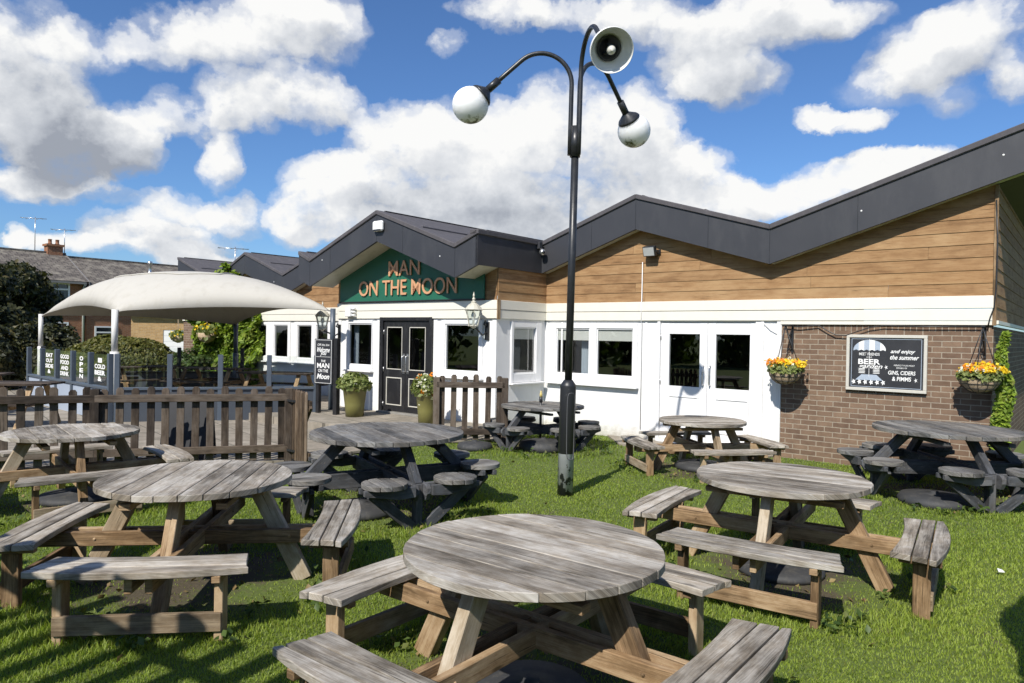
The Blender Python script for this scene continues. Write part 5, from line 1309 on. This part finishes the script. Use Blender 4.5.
# ------------------------------------------------------------------ grass: one mass of blades
rng = np.random.default_rng(12); Nb = 620000
Y = 1.9*(15.0/1.9)**rng.uniform(0, 1, Nb); X = rng.uniform(-1, 1, Nb)*(Y*.80+.5)
keep = ~inside(X, Y, pv) & ~inside(X, Y, q) & (NN.x*X+NN.y*Y < DP-.03)
keep &= ~((-EE.x*X-EE.y*Y < a_in) & (NN.x*X+NN.y*Y > DP-PD-.03))
wear = np.zeros(Nb)
for (x, y, *_r) in bench_spots[:5]+stool_spots:
    r_ = np.hypot(X-x, Y-y); wear = np.maximum(wear, .93*np.exp(-(r_/.95)**4))
pat = .5+.5*wobble(np.stack([X, Y, 0*X], 1), 77, 1.3)
keep &= rng.uniform(0, 1, Nb) > wear*np.clip(.35+pat, 0, 1)
keep &= rng.uniform(0, 1, Nb) < np.clip(.52+1.0*pat, .3, 1)
X, Y = X[keep], Y[keep]; n = len(X); pat = pat[keep]
tall = wobble(np.stack([X, Y, 0*X], 1), 91, 2.2)
hgt = (.010+.016*rng.uniform(0, 1, n)**1.5)*(1+.5*np.clip(tall, -.6, 1.4)); wd = .0032*(.6+Y/4.2); hgt = hgt*(.8+Y*.035)
tuft = np.zeros(n)
for (x, y, *_r) in bench_spots[:5]+stool_spots:
    r_ = np.hypot(X-x, Y-y); tuft = np.maximum(tuft, np.exp(-((r_-1.05)/.22)**2))
hgt *= 1+2.2*tuft*rng.uniform(0, 1, n)
th = rng.uniform(0, 2*PI, n); ln = rng.uniform(.25, 1.15, n)*hgt; th2 = th+rng.normal(PI/2, .5, n)
bx_, by_ = np.cos(th)*wd/2, np.sin(th)*wd/2; lx, ly = np.cos(th2)*ln, np.sin(th2)*ln
z0 = np.full(n, .0)
V = np.stack([np.stack([X-bx_, Y-by_, z0], 1), np.stack([X+bx_, Y+by_, z0], 1), np.stack([X+bx_*.8+lx*.35, Y+by_*.8+ly*.35, hgt*.6], 1), np.stack([X-bx_*.8+lx*.35, Y-by_*.8+ly*.35, hgt*.6], 1), np.stack([X+lx, Y+ly, hgt], 1)], 1).reshape(-1, 3)
f = np.arange(n, dtype=np.int32)*5
lv = np.concatenate([np.stack([f, f+1, f+2, f+3], 1), np.stack([f+3, f+2, f+4], 1)], 1).ravel()
me = bpy.data.meshes.new('grass'); me.vertices.add(len(V)); me.vertices.foreach_set('co', V.astype(np.float32).ravel()); me.loops.add(len(lv)); me.loops.foreach_set('vertex_index', lv)
ls = np.stack([np.arange(n)*7, np.arange(n)*7+4], 1).ravel().astype(np.int32); me.polygons.add(2*n); me.polygons.foreach_set('loop_start', ls)
me.uv_layers.new(name='UVMap'); tl = me.uv_layers.new(name='Tone')
tone = np.stack([np.clip(rng.uniform(0, 1, n)*.55+.45*pat, 0, 1), np.where(rng.uniform(0, 1, n) < .10, 1.0, .5)], 1); tl.data.foreach_set('uv', np.repeat(tone, 7, axis=0).astype(np.float32).ravel())
me.materials.append(M['grass']); me.update(calc_edges=True)
o = link('grass', me); tag(o, 'short bright green grass of the pub garden lawn', 'grass', kind='stuff')
lf = []
for (x, y, *_r) in bench_spots[:5]+stool_spots: lf.append(np.array([x, y, .012])+rng.normal(0, 1, (60, 3))*np.array([.6, .6, .004]))
lf = np.concatenate(lf); o = leaves('fallen_leaves', lf, np.tile([0, 0, 1.0], (len(lf), 1)), .035, M['dry_leaf'], None, 1.5); tag(o, 'small dry leaves scattered on the worn ground below the tables', 'fallen leaves', kind='stuff')
# a few low weeds round the table feet
wp = []
for (x, y, *_r) in bench_spots[:5]+stool_spots:
    for k in range(26):
        a = rng.uniform(0, 2*PI); r_ = rng.uniform(.75, 1.2); q = rng.integers(5, 14)
        c_ = np.array([x+r_*math.cos(a), y+r_*math.sin(a), .03]); wp.append(c_+rng.normal(0, 1, (q, 3))*np.array([.045, .045, .018])+np.array([0, 0, .02]))
wp = np.concatenate(wp); o = leaves('weeds', wp, np.tile([0, 0, 1.0], (len(wp), 1)), .038, M['shrub_leaf'], None, 1.5); tag(o, 'small broad leaved weeds in the lawn around the table feet', 'weeds', kind='stuff')
mb = MB(); p = ground(1001, 576); mb.prism([(p.x-.02, p.y, .03), (p.x+.02, p.y-.01, .03), (p.x+.025, p.y+.02, .035), (p.x-.01, p.y+.03, .045)], (0, 0, .006)); o = mb.build('litter', M['white_plastic']); tag(o, 'small white scrap of paper on the open grass at right', 'litter')

# ------------------------------------------------------------------ sun, sky and clouds
SUN_EL, SAZ = R(44.8), R(28)          # shadows fall away from the camera and to the right
to_sun = Vector((-math.sin(SAZ)*math.cos(SUN_EL), -math.cos(SAZ)*math.cos(SUN_EL), math.sin(SUN_EL)))
sun = bpy.data.objects.new('sun', bpy.data.lights.new('sun', 'SUN')); COL.objects.link(sun)
sun.data.energy = 4.3; sun.data.angle = R(.53); sun.data.color = (1, .95, .87); sun.rotation_euler = to_sun.to_track_quat('Z', 'Y').to_euler(); sun.location = (0, 0, 30)
world = bpy.data.worlds.new('World'); S.world = world; world.use_nodes = True; nt = world.node_tree; nt.nodes.clear(); n = N(nt)
sky = n('ShaderNodeTexSky', sky_type='NISHITA', sun_disc=False, sun_elevation=SUN_EL, sun_rotation=math.atan2(to_sun.x, to_sun.y) % (2*PI), altitude=50, air_density=1.0, dust_density=.6, ozone_density=2.5)
# clouds: lumps at compass bearing and elevation, broken up by noise; (bearing, elevation, half width, half height, weight, darkness)
def be(u, v): d = direction(u, v).normalized(); return math.atan2(d.x, d.y), math.asin(d.z)
puffs = [(15, 70, 55, 75, 1.0, .55), (60, 110, 40, 45, .9, .5), (90, 42, 50, 26, .9, .1), (160, 40, 60, 30, 1.0, .15), (240, 42, 80, 34, 1.1, .2), (325, 30, 60, 36, 1.1, .2), (290, 8, 60, 18, .7, .2),
  (100, 145, 55, 34, 1.2, 1.0), (60, 165, 40, 26, 1.0, 1.0), (130, 120, 34, 22, .9, .3), (170, 110, 26, 22, .6, .25),
  (245, 105, 55, 34, 1.1, .15), (310, 95, 55, 26, 1.0, .2), (220, 128, 40, 22, .7, .3), (222, 165, 27, 27, 1.0, .12), (10, 180, 30, 20, .9, .25), (70, 192, 50, 14, .7, .4),
  (175, 212, 50, 24, 1.0, .12), (120, 232, 40, 22, .9, .2), (240, 215, 40, 22, .9, .3), (180, 244, 70, 18, 1.0, .45), (215, 262, 60, 14, .8, .1), (55, 245, 50, 12, .4, .2), (14, 238, 10, 14, .7, .1),
  (405, 140, 62, 42, 1.2, .0), (350, 175, 55, 32, 1.1, .1), (480, 150, 70, 60, 1.3, .0), (560, 130, 60, 55, 1.2, .0), (625, 125, 45, 40, 1.1, .05), (430, 205, 90, 26, 1.1, .75), (540, 205, 90, 28, 1.2, .55), (640, 175, 70, 45, 1.2, .3), (315, 225, 40, 26, 1.1, .0), (690, 175, 40, 30, 1.0, .1),
  (500, 8, 50, 18, .9, .2), (570, 12, 60, 18, .9, .2), (640, 20, 60, 28, 1.0, .25), (700, 55, 60, 45, 1.1, .35), (760, 28, 80, 34, 1.1, .4), (820, 15, 60, 22, .9, .45), (740, 90, 55, 28, .9, .35), (690, 85, 30, 22, 1.0, .05),
  (760, 200, 70, 24, 1.1, .05), (830, 180, 50, 20, 1.0, .05), (700, 215, 60, 26, 1.2, .1), (900, 160, 50, 16, .9, .1), (930, 152, 24, 12, .7, .1), (815, 120, 18, 10, 1.0, .1), (850, 122, 30, 9, .8, .2),
  (320, 212, 44, 30, 1.1, .0), (390, 232, 90, 24, 1.1, .2), (500, 236, 120, 24, 1.0, .4), (700, 205, 60, 34, 1.1, .1), (60, 178, 46, 16, .9, .3), (130, 252, 110, 14, .7, .1), (40, 140, 26, 30, .7, .5), (450, 40, 16, 10, .6, .1), (872, 168, 40, 18, 1.0, .05),
  (930, 45, 60, 30, .9, .3), (985, 25, 60, 30, 1.0, .25), (900, 70, 50, 22, .6, .4), (880, 90, 50, 20, .35, .4), (1018, 75, 26, 26, 1.1, .15), (950, 95, 30, 18, .4, .3)]
g_ = bpy.data.node_groups.new('cloud_lumps', 'ShaderNodeTree')
g_.interface.new_socket('P', in_out='INPUT', socket_type='NodeSocketVector'); g_.interface.new_socket('D', in_out='OUTPUT', socket_type='NodeSocketFloat'); g_.interface.new_socket('K', in_out='OUTPUT', socket_type='NodeSocketFloat'); g_.interface.new_socket('Y', in_out='OUTPUT', socket_type='NodeSocketFloat')
gi = g_.nodes.new('NodeGroupInput'); go = g_.nodes.new('NodeGroupOutput'); gn = N(g_)
dv = gi.outputs[0]
sx = gn('ShaderNodeSeparateXYZ', [dv])
az = gn.math('ARCTAN2', sx.outputs[0], sx.outputs[1]); el = gn.math('ARCSINE', sx.outputs[2])
w1 = gn('ShaderNodeTexNoise', {'Vector': dv, 'Scale': 6.0, 'Detail': 4.0, 'Roughness': .5}); w2 = gn('ShaderNodeTexNoise', {'Vector': dv, 'Scale': 20.0, 'Detail': 6.0, 'Roughness': .6})
wv = gn.vm('ADD', gn.vm('MULTIPLY', gn.vm('SUBTRACT', w1.outputs['Color'], (.5, .5, .5)), (.10, .085, 0)), gn.vm('MULTIPLY', gn.vm('SUBTRACT', w2.outputs['Color'], (.5, .5, .5)), (.045, .04, 0)))
q = gn.vm('ADD', gn('ShaderNodeCombineXYZ', [az, el, 0.0]).outputs[0], wv)
acc = None; dk = None; yy = None
for (u, v, rx, ry, wgt, dark) in puffs:
    b0, e0 = be(u, v); k_ = .95 if u < 300 else 1.04; wgt *= .75 if (u > 870 and v < 110) else .86 if v < 60 else 1
    rx, ry = rx*k_/F, ry*k_/F
    dd = gn.vm('MULTIPLY', gn.vm('SUBTRACT', q, (b0, e0, 0)), (1/rx, 1/ry, 0)); r2 = gn('ShaderNodeVectorMath', [dd, dd], operation='DOT_PRODUCT').outputs['Value']
    val = gn.math('MAXIMUM', gn.math('MULTIPLY_ADD', r2, -wgt, wgt), 0.0)
    acc = val if acc is None else gn.math('ADD', acc, val)
    hy = gn('ShaderNodeVectorMath', [dd, (0, 1, 0)], operation='DOT_PRODUCT').outputs['Value']; yy = gn.math('MULTIPLY', val, hy) if yy is None else gn.math('MULTIPLY_ADD', val, hy, yy)
    if dark > .14:
        kk = gn.math('MULTIPLY', val, dark); dk = kk if dk is None else gn.math('ADD', dk, kk)
raw = acc
# elsewhere in the sky: loose clouds from noise alone
beh = gn.math('MAXIMUM', gn.math('MULTIPLY_ADD', gn.math('ABSOLUTE', az), 2.2, -1.9), gn.math('MULTIPLY_ADD', el, 3.0, -1.8)); beh = gn.math('MINIMUM', gn.math('MAXIMUM', beh, 0.0), 1.0)
nz = gn.noise(gn.vm('MULTIPLY', dv, (1, 1, 2.2)), 2.6, 8, .58)
gen = gn.math('MULTIPLY', gn.math('MULTIPLY_ADD', nz, 8.0, -4.3), beh); acc = gn.math('ADD', acc, gn.math('MAXIMUM', gen, 0.0))
fb = gn.noise(gn.vm('MULTIPLY', dv, (1, 1, 1.35)), 7.5, 13, .62)
bil = gn.math('ABSOLUTE', gn.math('SUBTRACT', gn.noise(dv, 24, 6, .55), .5))
edge = gn.math('ADD', gn.math('MULTIPLY', gn.math('SUBTRACT', fb, .5), 2.5), gn.math('MULTIPLY', gn.math('SUBTRACT', .12, bil), 1.1))
acc = gn.math('ADD', gn.math('MINIMUM', acc, 1.05), gn.math('MULTIPLY', edge, gn.math('MINIMUM', gn.math('MULTIPLY', acc, 2.5), 1.0)))
g_.links.new(acc, go.inputs[0]); g_.links.new(gn.math('DIVIDE', dk, gn.math('MAXIMUM', acc, .35)), go.inputs[1])
g_.links.new(gn.math('DIVIDE', yy, gn.math('MAXIMUM', raw, .2)), go.inputs[2])
tc = n('ShaderNodeTexCoord').outputs['Generated']
def grp(vec):
    x = nt.nodes.new('ShaderNodeGroup'); x.node_tree = g_; nt.links.new(vec, x.inputs[0]); return x
G0_ = grp(tc); G1_ = grp(n.vm('NORMALIZE', n.vm('ADD', tc, (-.022, 0, .040))))
alpha = n.ramp(G0_.outputs[0], [(.07, 0.0), (.36, .28), (.68, .76), (1.15, 1.0)], 'EASE')
relief = n.math('SUBTRACT', G0_.outputs[0], G1_.outputs[0])
lit = n.math('ADD', n.math('ADD', n.math('MULTIPLY', relief, .34), n.math('MULTIPLY', G0_.outputs[2], .26)), n.math('MULTIPLY', n.math('SUBTRACT', n.noise(tc, 20, 8, .6), .5), .5))
thick = n.math('MULTIPLY', G0_.outputs[0], .10)
val = n.math('ADD', n.math('SUBTRACT', n.math('ADD', .93, lit), n.math('MULTIPLY', G0_.outputs[1], .62)), n.math('MULTIPLY', thick, -.3), clamp=True)
ccol = n.ramp(val, [(.10, (.34, .37, .43)), (.5, (.56, .59, .64)), (.80, (.76, .78, .81)), (1.0, (.95, .95, .94))])
skyc = n.mix(1.0, sky.outputs[0], (.41, .57, .77), 'MULTIPLY')
CL = 5.9
cl = n.mix(1.0, ccol, (CL, CL, CL), 'MULTIPLY')
bg = n('ShaderNodeBackground', {'Color': n.mix(alpha, skyc, cl), 'Strength': .122})
nt.links.new(bg.outputs[0], n('ShaderNodeOutputWorld').inputs[0])
world.cycles.sampling_method = 'MANUAL'; world.cycles.sample_map_resolution = 512
S.view_settings.view_transform = 'Standard'; S.view_settings.look = 'None'; S.view_settings.gamma = 1; S.view_settings.exposure = 0.5; S.view_settings.use_curve_mapping = False
S.render.engine = 'CYCLES'; S.cycles.use_denoising = True; S.cycles.max_bounces = 6; S.cycles.transparent_max_bounces = 12; S.cycles.caustics_reflective = False; S.cycles.caustics_refractive = False
S.cycles.use_adaptive_sampling = True; S.cycles.adaptive_threshold = .02
